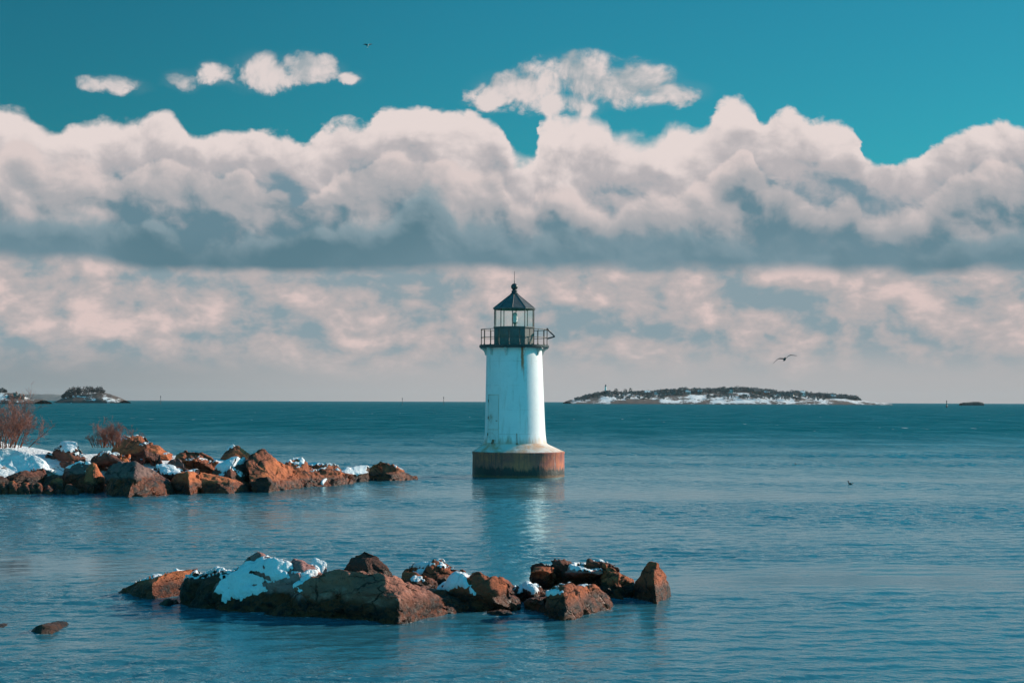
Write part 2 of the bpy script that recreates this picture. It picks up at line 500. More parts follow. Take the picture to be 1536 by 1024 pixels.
# ------------------------------------------------------------------ lighthouse
LX, LY = at(771.0, 600, 90.0).x, 90.0
PXM = 27.6
def ang_of(h, p):
    x, y, z = h.xyz(p)[:3]
    return h.m('ARCTAN2', x, h.mul(y, -1.0)), z
def mat_tower():
    m, h, out = new_mat("white_tower_paint")
    p = objc(h)
    a, z = ang_of(h, p)
    n = h.noise(p, 1.6, 6, 0.6)
    n2 = h.noise(h.mapping(p, (5, 5, 0.7)), 1.0, 5, 0.6)
    c = h.mix(h.ss(n, 0.35, 0.7), (0.80, 0.82, 0.83), (0.73, 0.77, 0.79))
    c = h.mix(h.mul(h.ss(n2, 0.52, 0.74), 0.45), c, (0.50, 0.45, 0.41))
    c = h.mix(h.mul(h.ss(h.noise(p, 5.5, 4, 0.65), 0.60, 0.66), 0.30), c, (0.60, 0.60, 0.60))
    rust = (0.62, 0.15, 0.05)
    for deg, wd, z0, k in ((16.5, 0.062, 5.60, 1.0), (19.5, 0.03, 5.2, 0.5), (-51, 0.04, 6.5, 0.5), (-17, 0.05, 6.45, 0.55), (55, 0.04, 6.6, 0.5), (88, 0.05, 6.3, 0.6), (128, 0.05, 6.0, 0.8), (-88, 0.05, 6.3, 0.5), (-124, 0.05, 5.6, 0.8)):
        wob = h.mul(h.sub(h.noise(h.mapping(p, (1, 1, 2.2)), 2.0, 3), 0.5), 0.06)
        s = h.ss(h.m('ABSOLUTE', h.add(a, wob, -R(deg))), wd, wd * 0.45)
        s = h.mul(s, h.ss(h.add(z, h.mul(n2, 0.5)), z0 + 0.1, z0 + 0.75), k * 0.95)
        c = h.mix(s, c, rust)
    # rust and grime creeping up from the joint with the base, and horizontal plate seams
    low = h.mul(h.ss(h.add(z, h.mul(n2, -0.9)), 1.75, 1.25), 0.8)
    c = h.mix(low, c, (0.42, 0.27, 0.18))
    seam = h.ss(h.m('ABSOLUTE', h.sub(h.m('FRACT', h.m('DIVIDE', h.sub(z, 0.35), 1.30)), 0.5)), 0.008, 0.004)
    c = h.mix(h.mul(seam, h.ss(n, 0.38, 0.62), 0.75), c, (0.40, 0.33, 0.28))
    bmp = h.bump(h.add(h.mul(h.noise(p, 1.3, 3), 0.02), h.mul(seam, -0.004)), 1.0, 0.6)
    principled(h, out, c, 0.5, bmp)
    return m
def mat_skirt():
    m, h, out = new_mat("weathered_white_concrete")
    p = objc(h)
    n = h.noise(p, 1.3, 7, 0.62)
    n2 = h.noise(p, 4.0, 5, 0.6)
    c = h.mix(h.ss(n, 0.40, 0.62), (0.72, 0.66, 0.60), (0.62, 0.37, 0.24))
    c = h.mix(h.mul(h.ss(n2, 0.55, 0.7), 0.6), c, (0.72, 0.71, 0.68))
    principled(h, out, c, 0.8, h.bump(n2, 0.02))
    return m
def mat_drum():
    m, h, out = new_mat("stained_concrete_base")
    p = objc(h)
    x, y, z = h.xyz(p)[:3]
    n = h.noise(p, 1.2, 7, 0.65)
    drip = h.noise(h.mapping(p, (2.6, 2.6, 0.28)), 1.0, 6, 0.62)
    drip2 = h.noise(h.mapping(p, (6.5, 6.5, 0.5), loc=(3, 7, 1)), 1.0, 5, 0.6)
    c = h.mix(h.ss(n, 0.35, 0.65), (0.30, 0.090, 0.078), (0.54, 0.160, 0.080))
    c = h.mix(h.mul(h.ss(drip2, 0.50, 0.66), 0.7), c, (0.13, 0.060, 0.062))
    c = h.mix(h.mul(h.ss(drip, 0.62, 0.68), h.ss(n, 0.33, 0.55), h.ss(z, 0.35, 0.75)), c, (0.55, 0.46, 0.44))
    algae = h.ss(h.add(z, h.mul(h.sub(n, 0.5), 0.9), h.mul(h.sub(drip2, 0.5), 0.8)), 0.62, 0.40)
    c = h.mix(algae, c, (0.022, 0.014, 0.015))
    base = h.ss(h.add(z, h.mul(h.sub(drip2, 0.5), 0.25)), 0.16, 0.08)
    c = h.mix(base, c, (0.13, 0.05, 0.018))
    principled(h, out, c, h.mix(algae, (0.85,) * 3, (0.45,) * 3), h.bump(h.add(n, h.mul(drip2, 0.5)), 0.05))
    return m
M_TOWER, M_SKIRT, M_DRUM = mat_tower(), mat_skirt(), mat_drum()
M_BLACK = simple("black_iron_paint", (0.035, 0.045, 0.05), 0.42, 0.3, 5, 0.004, dirt=(0.13, 0.065, 0.035))
M_WALL = simple("lantern_wall_paint", (0.10, 0.105, 0.105), 0.45, 0.2, 3, 0.004, dirt=(0.17, 0.10, 0.065))
M_ROOF = simple("lantern_roof_paint", (0.115, 0.115, 0.115), 0.4, 0.2, 4, 0.004)
M_BRACKET = simple("bracket_paint", (0.62, 0.62, 0.60), 0.55, 0.15, 6, 0.0, dirt=(0.34, 0.14, 0.05))
M_RUST = simple("rusty_steel", (0.26, 0.115, 0.05), 0.8, 0.35, 9, 0.01)
M_RAIL = simple("rail_iron", (0.11, 0.075, 0.055), 0.55, 0.3, 8, 0.0)
def mat_glass(name, tint=(0.99, 0.99, 0.985)):
    m, h, out = new_mat(name)
    t = h.n.new('ShaderNodeBsdfTransparent'); h.put(t.inputs[0], tint)
    g = h.n.new('ShaderNodeBsdfGlossy'); h.put(g.inputs['Roughness'], 0.02)
    fc = h.n.new('ShaderNodeLayerWeight').outputs['Facing']
    fres = h.add(0.02, h.mul(h.m('POWER', fc, 5.0), 0.4))
    mx = h.n.new('ShaderNodeMixShader')
    h.l.new(fres, mx.inputs[0]); h.l.new(t.outputs[0], mx.inputs[1]); h.l.new(g.outputs[0], mx.inputs[2])
    h.l.new(mx.outputs[0], out.inputs['Surface'])
    return m
M_PANE = mat_glass("lantern_glass")
def mat_lens():
    m, h, out = new_mat("lens_glass")
    p = objc(h)
    b = h.bump(h.m('SINE', h.mul(h.xyz(p)[2], 90)), 0.01)
    pr = principled(h, out, (0.85, 0.85, 0.85), 0.15, b)
    return m
M_LENS = mat_lens()

def build_lighthouse():
    root = empty("lighthouse", (LX, LY, 0))
    tag(root, "white conical lighthouse with a black lantern room on a round concrete base", "lighthouse")
    # drum
    b = MB()
    b.lathe([(2.53, -1.2, .25), (2.50, 0.0, .25), (2.49, 0.7, .25), (2.485, 1.20, .25), (2.505, 1.235, .25), (2.51, 1.315, .25), (2.47, 1.345, .25)], 96, cap_b=True)
    drum = b.build("base_drum", M_DRUM, root); smooth_by_angle(drum, 40)
    # vertical construction crack plates on the drum
    b = MB(); b.lathe([(2.468, 1.344, .25), (2.36, 1.39, .24), (1.78, 1.72, .10), (1.70, 1.80, .08)], 96)
    b.add([Vector((0, 0, 1.80))], [])
    o = b.build("base_slope", M_SKIRT, root); smooth_by_angle(o, 40)
    # tower: slightly flared at the foot
    prof = []
    for i in range(33):
        u = i / 32
        z = 1.70 + u * (6.93 - 1.70)
        r = 1.655 + (1.505 - 1.655) * u + 0.085 * math.exp(-u * 16)
        prof.append((r, z, 0.075 * (1 - u)))
    o = MB().lathe(prof, 96, cap_t=True).build("tower", M_TOWER, root); smooth_by_angle(o, 40)
    tower = o
    def tr(z):
        u = (z - 1.70) / (6.93 - 1.70)
        return 1.655 + (1.505 - 1.655) * u + 0.085 * math.exp(-u * 16), 0.075 * (1 - u)
    def skin(a, z, out=0.0):
        r, ox = tr(z)
        return Vector((ox + (r + out) * math.sin(a), -(r + out) * math.cos(a), z))
    # door: a curved leaf following the tower wall, with rusty edge strips
    a0, a1, z0, z1 = R(-62), R(-33), 1.83, 4.38
    def curved(a0, a1, z0, z1, o_in, o_out, na=10, nz=8):
        b = MB()
        g = []
        for out in (o_out, o_in):
            for j in range(nz + 1):
                for i in range(na + 1):
                    g.append(skin(a0 + (a1 - a0) * i / na, z0 + (z1 - z0) * j / nz, out))
        W_, H_ = na + 1, nz + 1
        fs = []
        for j in range(nz):
            for i in range(na):
                fs.append((j * W_ + i, j * W_ + i + 1, (j + 1) * W_ + i + 1, (j + 1) * W_ + i))
        off = W_ * H_
        for i in range(na):
            fs.append((i + 1, i, off + i, off + i + 1))
            k = nz * W_
            fs.append((k + i, k + i + 1, off + k + i + 1, off + k + i))
        for j in range(nz):
            fs.append((j * W_, (j + 1) * W_, off + (j + 1) * W_, off + j * W_))
            k = na
            fs.append(((j + 1) * W_ + k, j * W_ + k, off + j * W_ + k, off + (j + 1) * W_ + k))
        return b.add(g, fs)
    M_DOOR = simple("door_paint", (0.70, 0.72, 0.72), 0.5, 0.06, 2, 0.003, dirt=(0.40, 0.25, 0.16))
    door = curved(a0, a1, z0, z1, -0.03, 0.012).build("door", M_DOOR, root)
    e = R(0.7)
    fr = MB()
    for (q0, q1, zz0, zz1) in ((a0 - e, a0, z0, z1 + 0.04), (a1, a1 + e, z0, z1 + 0.04), (a0, a1, z1, z1 + 0.04), (a0, a1, 2.52, 2.555)):
        s = curved(q0, q1, zz0, zz1, -0.02, 0.022 if zz1 - zz0 > 0.2 else 0.024, 8, 6)
        fr.add(s.v, s.f)
    fr.build("door_frame", simple("rusty_frame", (0.58, 0.50, 0.45), 0.8, 0.25, 1.6, 0.0, dirt=(0.36, 0.15, 0.07)), door)
    hb = MB()
    hp = skin(R(-36), 3.0, 0.05); hb.tube([skin(R(-36), 3.02, 0.0), hp, skin(R(-38), 3.02, 0.06)], 0.018, 6)
    hb.build("door_handle", M_RUST, door)
    for zz in (2.2, 3.1, 4.0):
        MB().tube([skin(a0 + e, zz, 0.035), skin(a0 + e, zz + 0.14, 0.035)], 0.022, 6).build("hinge", M_RUST, door)
    # a conduit running up from the base, and a rusty cleat
    b = MB(); b.tube([skin(R(3), 1.74, 0.03), skin(R(3), 2.35, 0.025)], 0.016, 6); b.box(skin(R(3), 1.80, 0.04), (0.10, 0.08, 0.05))
    b.build("stanchion", M_RUST, root)
    b = MB()
    for q in (-44, -41): b.tube([skin(R(q), 1.78, 0.12), skin(R(q), 2.0, 0.06)], 0.03, 6)
    b.build("mooring_cleat", M_RUST, root)
    # gallery deck with its brackets
    ox = 0.0
    n = 60
    b = MB(); b.lathe([(1.4, 6.935), (1.84, 6.935), (1.885, 6.955), (1.90, 6.99), (1.90, 7.08), (1.88, 7.10), (1.1, 7.10)], n)
    deck = b.build("gallery_deck", M_BLACK, root); smooth_by_angle(deck, 30)
    for k in range(10):
        a = R(-52 + 36 * k)
        rd = Vector((math.sin(a), -math.cos(a), 0)); tn = Vector((math.cos(a), math.sin(a), 0))
        pr = [(1.49, 6.93), (1.84, 6.93), (1.84, 6.88), (1.74, 6.845), (1.645, 6.76), (1.60, 6.65), (1.575, 6.545), (1.50, 6.53)]
        vs = []
        for s in (-0.045, 0.045):
            for (r, z) in pr: vs.append(rd * r + tn * s + Vector((0, 0, z)))
        m_ = len(pr)
        fs = [tuple(range(m_)), tuple(reversed(range(m_, 2 * m_)))] + [(i, m_ + i, m_ + (i + 1) % m_, (i + 1) % m_) for i in range(m_)]
        MB().add(vs, fs).build("bracket", M_BRACKET, deck)
    # railing
    rail_root = None
    b = MB()
    for z, rr in ((7.94, 0.020), (7.50, 0.017)):
        ring = [(1.81 * math.sin(2 * math.pi * k / 60), -1.81 * math.cos(2 * math.pi * k / 60), z) for k in range(61)]
        b.tube(ring, rr, 6, cap=False)
    railing = b.build("railing", M_RAIL, root, True)
    for k in range(20):
        a = R(-9 + 18 * k)
        q = Vector((1.81 * math.sin(a), -1.81 * math.cos(a), 0))
        b = MB().tube([q + Vector((0, 0, 7.09)), q + Vector((0, 0, 7.95))], 0.019, 6)
        b.lathe([(0.045, 7.10), (0.045, 7.13), (0.02, 7.15)], 8, cx=q.x, cy=q.y, cap_t=True)
        b.build("rail_post", M_RAIL, railing, True)
    # outrigger bracket on the right of the rail
    e0 = Vector((1.80, -0.1, 7.97)); e1 = Vector((2.20, -0.12, 7.565)); e2 = Vector((1.81, -0.1, 7.46))
    MB().tube([e0, e1], [0.042, 0.034], 8).tube([e1, e2], [0.036, 0.045], 8).tube([e0 + Vector((-.06, 0, 0.0)), e0 + Vector((0.05, 0, 0))], 0.06, 8).build("davit", M_BLACK, root, True)
    # lantern room: ten sided
    A = R(-41)
    def poly(r, z): return [(r * math.sin(A + R(36) * k), -r * math.cos(A + R(36) * k), z) for k in range(10)]
    def prism(prof, name, mat, parent, cb=False, ct=False):
        return MB().lathe([(r, z) for r, z in prof], 10, A, cap_b=cb, cap_t=ct).build(name, mat, parent)
    wall = prism([(1.125, 7.09), (1.125, 8.02), (1.16, 8.03), (1.16, 8.08), (1.09, 8.09), (0.9, 8.09)], "lantern_wall", M_WALL, root)
    b = MB()
    q = Vector((1.09 * math.sin(R(-23)), -1.09 * math.cos(R(-23)), 0))
    hd = b.box((1.075 * math.sin(R(85)), -1.075 * math.cos(R(85)), 7.55), (0.03, 0.55, 0.85), 0).build("hatch", M_BLACK, wall)
    # glazing frame: sill, head and ten mullions
    fr = MB()
    P0, P1 = poly(1.10, 8.085), poly(1.10, 9.05)
    for k in range(10):
        fr.tube([P0[k], P1[k]], 0.026, 4)
    fr.tube(P1 + [P1[0]], 0.03, 4, cap=False)
    frame = fr.build("lantern_frame", M_BLACK, root)
    p0, p1 = poly(1.10, 8.09), poly(1.10, 9.04)
    for k in range(10):
        k2 = (k + 1) % 10
        v = [Vector(p0[k]), Vector(p0[k2]), Vector(p1[k2]), Vector(p1[k])]
        c = sum(v, Vector()) / 4
        nrm = Vector((c.x, c.y, 0)).normalized() * 0.006
        v = [c + (x - c) * 0.97 for x in v]
        vs = [x + nrm for x in v] + [x - nrm for x in v]
        MB().add(vs, [(0, 1, 2, 3), (7, 6, 5, 4), (0, 4, 5, 1), (1, 5, 6, 2), (2, 6, 7, 3), (3, 7, 4, 0)]).build("window_pane", M_PANE, frame)
    # roof, ventilator ball and rod
    roof = prism([(1.05, 9.03), (1.17, 9.035), (1.185, 9.06), (1.185, 9.085), (1.165, 9.105), (0.20, 9.865), (0.0, 9.88)], "roof", M_ROOF, root)
    rb = MB()
    P2, P3 = poly(1.172, 9.10), poly(0.20, 9.87)
    for k in range(10): rb.tube([P2[k], P3[k]], [0.018, 0.014], 5)
    rb.build("roof_rib", M_BLACK, roof)
    o = MB().lathe([(0.21, 9.83), (0.22, 9.90), (0.17, 9.93), (0.145, 9.99), (0.165, 10.02), (0.165, 10.05), (0.115, 10.08), (0.10, 10.12)], 24).build("vent_neck", M_BLACK, roof); smooth_by_angle(o, 40)
    prof = [(0.186 * math.sin(math.pi * i / 14) + 1e-4, 10.275 - 0.186 * math.cos(math.pi * i / 14)) for i in range(15)]
    o = MB().lathe(prof, 28).build("vent_ball", M_BLACK, roof, True)
    MB().tube([(0, 0, 10.44), (0, 0, 10.75), (0, 0, 11.12)], [0.026, 0.016, 0.011], 6).build("lightning_rod", M_BLACK, roof, True)
    # lamp: pedestal, faceted lens, cap
    b = MB(); b.lathe([(0.05, 8.05), (0.05, 8.25), (0.15, 8.28), (0.16, 8.32)], 20, cx=0.03, cap_t=True)
    ped = b.build("lamp_stand", M_ROOF, root, False)
    b = MB(); b.lathe([(0.10, 8.32), (0.155, 8.38), (0.165, 8.5), (0.155, 8.62), (0.12, 8.68)], 24, cx=0.03)
    b.build("lens", M_LENS, ped, True)
    MB().lathe([(0.125, 8.67), (0.13, 8.78), (0.08, 8.86), (0.001, 8.88)], 20, cx=0.03).build("lamp_cap", M_BRACKET, ped, True)
build_lighthouse()

# ------------------------------------------------------------------ rocks
def mat_rock(name, dry1, dry2, lichen, dark, wet_h=0.55, tide=(0.23, 0.068, 0.016), tide_amt=0.36, band=(0.012, 0.010, 0.010), scale=1.0):
    m, h, out = new_mat(name)
    p = pos(h)
    z = h.xyz(p)[2]
    info = h.n.new('ShaderNodeObjectInfo')
    q = h.v('ADD', h.v('SCALE', p, scale=scale), h.comb(h.mul(info.outputs['Random'], 31.0), h.mul(info.outputs['Random'], 17.0), 0.0))
    n1 = h.noise(q, 0.9, 8, 0.60, 0.6)
    n2 = h.noise(h.mapping(q, (1, 1, 1.8), (0.5, 0.35, 0.2)), 3.2, 8, 0.66, 0.5)
    n3 = h.noise(q, 14.0, 6, 0.7)
    n4 = h.noise(q, 60.0, 3, 0.7)
    c = h.mix(h.ss(n1, 0.36, 0.64), dry1, dry2)
    c = h.mix(h.mul(h.ss(n2, 0.52, 0.68), 0.75), c, lichen)
    c = h.mix(h.mul(h.ss(n3, 0.56, 0.68), 0.70), c, dark)
    c = h.mix(h.mul(h.ss(n4, 0.55, 0.75), 0.35), c, tuple(min(0.5, x * 1.7) for x in dry2))
    # joints in the granite
    dq = h.v('ADD', q, h.v('SCALE', h.v('SUBTRACT', h.noise(q, 1.8, 5, 0.6, color=True), (.5, .5, .5)), scale=0.55))
    cr = h.voro(h.mapping(dq, (0.8, 0.9, 1.6), (0.25, 0.5, 0.3)), 1.3, 'DISTANCE_TO_EDGE')
    crack = h.mul(h.ss(cr, 0.035, 0.004), h.ss(n1, 0.40, 0.58))
    c = h.mix(h.mul(crack, 0.85), c, (0.018, 0.013, 0.010))
    # tide band: blackened rock with brown weed hanging low
    zz = h.add(z, h.mul(h.sub(n1, 0.5), 0.55), h.mul(h.sub(n2, 0.5), 0.30), h.mul(h.sub(n3, .5), .1))
    wet = h.ss(zz, wet_h, wet_h - 0.17)
    weed = h.mix(h.ss(h.add(n2, h.mul(n3, 0.6)), 0.72, 0.92), tide, band)
    weed = h.mix(h.sub(1.0, tide_amt), weed, band)
    c = h.mix(wet, c, weed)
    rough = h.mix(wet, (0.85,) * 3, (0.42,) * 3)
    hh = h.add(h.mul(n2, 0.15), h.mul(n3, 0.085), h.mul(n4, 0.010), h.mul(crack, -0.05))
    principled(h, out, c, rough, h.bump(hh, 1.0, 1.0), spec=0.35)
    return m
WEED = (0.50, 0.105, 0.024)
MR_BROWN = mat_rock("brown_granite", (0.62, 0.180, 0.066), (0.46, 0.130, 0.056), (0.18, 0.070, 0.046), (0.060, 0.034, 0.031), 0.38, tide=WEED)
MR_RED = mat_rock("reddish_granite", (0.58, 0.150, 0.056), (0.34, 0.092, 0.044), (0.12, 0.046, 0.034), (0.040, 0.024, 0.023), 0.42, tide=WEED)
MR_GREY = mat_rock("grey_granite", (0.56, 0.255, 0.225), (0.42, 0.190, 0.170), (0.60, 0.33, 0.30), (0.10, 0.058, 0.060), 0.48, tide=WEED)
MR_WARM = mat_rock("weathered_brown_granite", (0.54, 0.205, 0.135), (0.34, 0.130, 0.090), (0.56, 0.290, 0.225), (0.08, 0.045, 0.042), 0.46, tide=WEED)
MR_DARK = mat_rock("dark_granite", (0.18, 0.064, 0.042), (0.10, 0.044, 0.036), (0.32, 0.094, 0.044), (0.028, 0.019, 0.020), 0.58)
MR_FAR_BROWN = mat_rock("shore_brown_granite", (0.62, 0.178, 0.068), (0.30, 0.090, 0.046), (0.13, 0.050, 0.038), (0.040, 0.024, 0.024), 0.50, scale=0.62, tide=WEED)
MR_FAR_DARK = mat_rock("shore_dark_granite", (0.22, 0.080, 0.052), (0.13, 0.056, 0.046), (0.34, 0.11, 0.056), (0.035, 0.024, 0.025), 0.75, scale=0.62)
MR_FAR_GREY = mat_rock("shore_grey_granite", (0.24, 0.14, 0.12), (0.15, 0.092, 0.088), (0.33, 0.19, 0.155), (0.055, 0.038, 0.038), 0.85, scale=0.62, tide=WEED)
def mat_snow():
    m, h, out = new_mat("snow")
    p = pos(h)
    n = h.noise(p, 3.0, 6, 0.6); n2 = h.noise(p, 22.0, 4, 0.6)
    c = h.mix(h.ss(n, 0.35, 0.7), (0.74, 0.82, 0.86), (0.84, 0.87, 0.89))
    c = h.mix(h.mul(h.ss(h.noise(p, 7.0, 6, 0.7), 0.60, 0.75), 0.35), c, (0.42, 0.36, 0.32))
    principled(h, out, c, 0.65, h.bump(h.add(h.mul(n, 0.16), h.mul(n2, 0.035)), 1.0, 0.9), spec=0.3)
    return m
M_SNOW = mat_snow()

def hull_bm(points, L, maxv=26000):
    bm = bmesh.new()
    for q in points: bm.verts.new(q)
    bmesh.ops.remove_doubles(bm, verts=bm.verts, dist=0.02)
    r = bmesh.ops.convex_hull(bm, input=bm.verts)
    bmesh.ops.delete(bm, geom=[v for v in bm.verts if not v.link_faces], context='VERTS')
    bmesh.ops.triangulate(bm, faces=bm.faces)
    for it in range(9):
        es = [e for e in bm.edges if e.calc_length() > L * 1.35]
        if not es or len(bm.verts) > maxv: break
        bmesh.ops.subdivide_edges(bm, edges=es, cuts=1)
        bmesh.ops.triangulate(bm, faces=[f for f in bm.faces if len(f.verts) > 3])
    bmesh.ops.recalc_face_normals(bm, faces=bm.faces)
    V = np.array([v.co[:] for v in bm.verts]); bm.verts.index_update()
    F = np.array([[v.index for v in f.verts] for f in bm.faces])
    bm.free()
    return V, F
def normals(V, F):
    a, b, c = V[F[:, 0]], V[F[:, 1]], V[F[:, 2]]
    fn = np.cross(b - a, c - a)
    n = np.zeros_like(V)
    for k in range(3): np.add.at(n, F[:, k], fn)
    return n / (np.linalg.norm(n, axis=1, keepdims=True) + 1e-12)
def relax(V, F, it, lam=0.5):
    E = np.concatenate((F[:, [0, 1]], F[:, [1, 2]], F[:, [2, 0]]))
    cnt = np.bincount(E.ravel(), minlength=len(V)).astype(float)[:, None]
    for _ in range(it):
        s = np.zeros_like(V)
        np.add.at(s, E[:, 0], V[E[:, 1]]); np.add.at(s, E[:, 1], V[E[:, 0]])
        V = V + lam * (s / cnt - V)
    return V
def nz(V, f, seed, fn=None):
    o = Vector((seed * 7.13, seed * 3.71, seed * 1.37))
    return np.array([noise.noise(Vector(p) * f + o) for p in V])
def fbm(V, f, seed, oct=5, Hh=0.9):
    o = Vector((seed * 5.3, seed * 2.9, seed * 8.1))
    return np.array([noise.fractal(Vector(p) * f + o, Hh, 2.1, oct) for p in V])
def blocky(V, f, seed):
    """stepped offsets like split granite blocks"""
    o = Vector((seed * 1.9, seed * 6.1, seed * 4.7))
    out = np.empty(len(V))
    for i, p in enumerate(V):
        q = Vector(p) * f + o
        q.x += 0.35 * noise.noise(q * 1.3); q.z = q.z * 1.5 + 0.35 * noise.noise(q * 1.1 + Vector((9, 0, 0)))
        d, c = noise.voronoi(q)
        h = noise.cell(c[0] * 3.7)
        out[i] = h + 0.35 * min(0.30, d[1] - d[0]) / 0.30
    return out
def in_poly(P, poly):
    """signed distance in pixels, positive inside"""
    poly = np.array(poly, float)
    x, y = P[:, 0], P[:, 1]
    ins = np.zeros(len(P), bool); dmin = np.full(len(P), 1e9)
    n = len(poly)
    for i in range(n):
        a, b = poly[i], poly[(i + 1) % n]
        c = ((a[1] > y) != (b[1] > y))
        with np.errstate(divide='ignore', invalid='ignore'):
            xs = (b[0] - a[0]) * (y - a[1]) / (b[1] - a[1]) + a[0]
        ins ^= c & (x < xs)
        ab = b - a
        t = np.clip(((P - a) @ ab) / (ab @ ab + 1e-9), 0, 1)
        dmin = np.minimum(dmin, np.linalg.norm(P - (a + t[:, None] * ab), axis=1))
    return np.where(ins, dmin, -dmin)
def pieces(n, F):
    lab = np.arange(n)
    while True:
        m = lab[F].min(1)
        new = lab.copy()
        for k in range(3): np.minimum.at(new, F[:, k], m)
        new = new[new]
        if (new == lab).all(): break
        lab = new
    fl = lab[F[:, 0]]
    return [fl == q for q in np.unique(fl)]
def to_obj(name, V, F, mat, parent=None, smooth=True):
    me = bpy.data.meshes.new(name)
    me.vertices.add(len(V)); me.vertices.foreach_set('co', V.astype(np.float32).ravel())
    me.loops.add(len(F) * 3); me.loops.foreach_set('vertex_index', F.astype(np.int32).ravel())
    me.polygons.add(len(F)); me.polygons.foreach_set('loop_start', np.arange(0, len(F) * 3, 3, dtype=np.int32))
    me.update(calc_edges=True)
    if smooth: me.polygons.foreach_set('use_smooth', [True] * len(F))
    me.materials.append(mat)
    o = bpy.data.objects.new(name, me); C.objects.link(o)
    if parent is not None: o.parent = parent
    return o

RN = [0]
def rock(label, Y0, pts, wl, back, mat, name="boulder", cat="rock", group=None, rough=1.0, block=1.0, L=None, snow=(), depth=0.07, round_=1, top_snow=None, sink=-0.5, wall=1.0, lean=0.5):
    """pts: (px, py, dY) on the rock's faces; wl: (px, py) along its front waterline; back: metres behind Y0"""
    RN[0] += 1; seed = RN[0] * 1.618
    Wp = [ground(x, y) for x, y in wl]
    wx = [x for x, y in wl]; wy = [q.y for q in Wp]
    P = []
    for x, y, d in pts:
        if d < 0 and sink < -0.1:                 # the near face stands up steeply from the water
            Yf = float(np.interp(x, wx, wy)) + 0.06
            q = at(x, y, Yf); q = at(x, y, min(Yf + 0.30 * max(q.z, 0) * wall, Y0 + 0.5))
        else:
            q = at(x, y, Y0 + d)
            if sink < -0.1:                       # crests stand close above the near face
                Yf = float(np.interp(x, wx, wy)) + 0.12
                for _ in range(3): q = at(x, y, max(min(Y0 + d, Yf + lean * max(q.z, 0)), Yf))
        P.append(q)
    allp = P + Wp
    xs = [q.x for q in allp]; cx = (min(xs) + max(xs)) / 2
    zt = max(q.z for q in allp)
    pts3 = list(allp)
    for q in Wp: pts3.append(Vector((q.x, q.y - 0.05, sink)))
    for q in P:
        zb = q.z * 0.45
        pts3.append(Vector((cx + (q.x - cx) * 0.9, max(q.y + 0.1, Y0 + back * 0.7), zb)))
        pts3.append(Vector((cx + (q.x - cx) * 0.95, Y0 + back, sink)))
    c0 = Vector((cx, Y0, 0))
    size = max(max(xs) - min(xs), 0.3)
    if L is None: L = max(0.03 if Y0 < 50 else 0.055, size / 75)
    V, F = hull_bm(pts3, L)
    V = relax(V, F, round_)
    N = normals(V, F)
    s = min(size, 2.2 * max(zt, 0.25) + 0.3)
    d = np.zeros(len(V))
    if block: d += block * s * (0.13 * (blocky(V, 1.3 / s, seed) - 0.6) + 0.045 * (blocky(V, 3.4 / s, seed + 4) - 0.6))
    V = V + N * d[:, None]
    V = relax(V, F, 1)
    N = normals(V, F)
    rid = np.abs(fbm(V, 2.6 / s, seed + 7, 5))
    d = rough * (0.035 * s * fbm(V, 1.3 / s, seed, 2) + 0.032 * s * fbm(V, 4.5 / s, seed + 3, 5) - 0.10 * s * np.clip(0.16 - rid, 0, 1))
    V = V + N * d[:, None]
    V = relax(V, F, 1, 0.3)
    N = normals(V, F)
    WATERLINE.append(V[np.abs(V[:, 2]) < 0.07][::2])
    o = to_obj(name, V - np.array(c0), F, mat)
    o.location = c0
    tag(o, label, cat, group)
    # snow lying on it
    if snow or top_snow:
        PR = project(V)
        rag = 7.5 * nz(V, 2.6 if Y0 < 50 else 1.4, seed + 9) + 5.0 * nz(V, 7.0 if Y0 < 50 else 4.0, seed + 5) + 2.5 * nz(V, 18.0 if Y0 < 50 else 9.0, seed + 6)
        pxs = 1.0 if Y0 < 50 else 0.55
        sgn = np.full(len(V), -1e9)
        for poly in snow: sgn = np.maximum(sgn, in_poly(PR, poly))
        view = np.array((0, 0, EYE)) - V
        facing = (N * view).sum(1) / np.linalg.norm(view, axis=1)
        sv = np.clip((sgn + rag * pxs) / (5.0 * pxs), -1, 1)
        sv = np.where((facing > -0.15) | (N[:, 2] > 0.6), sv, -1)
        sv = np.where(N[:, 2] > -0.15, sv, -1)
        if top_snow is not None:
            tn, tz = top_snow
            sv = np.maximum(sv, np.where(V[:, 2] > tz, np.clip((N[:, 2] - tn) * 5 + 0.16 * rag, -1, 1), -1))
        keepv = sv > -0.2
        Fk = F[keepv[F].all(1)]
        if len(Fk) > 20:
            idx = np.unique(Fk); remap = -np.ones(len(V), int); remap[idx] = np.arange(len(idx))
            Vs, Ns, ss = V[idx], N[idx], sv[idx]
            Fs = remap[Fk]
            th = np.clip(ss, 0, 1); th = th * th * (3 - 2 * th)
            up = Ns * 0.5 + np.array((0, 0, 0.5))
            lump = 0.85 + 0.3 * nz(Vs, 2.0, seed + 2)
            Vs2 = Vs + up * (depth * th * lump)[:, None]
            Vs2 = np.where((th > 0.5)[:, None], 0.5 * relax(Vs2, Fs, 3) + 0.5 * Vs2, Vs2) + Ns * (np.where(th > 0.02, 0.004, -0.02))[:, None]
            for comp in pieces(len(Vs2), Fs):
                Fc = Fs[comp]
                if len(Fc) < 40: continue
                ii = np.unique(Fc); mp = np.zeros(len(Vs2), int); mp[ii] = np.arange(len(ii))
                to_obj("snow_patch", Vs2[ii] - np.array(c0), mp[Fc], M_SNOW, o)
    return o

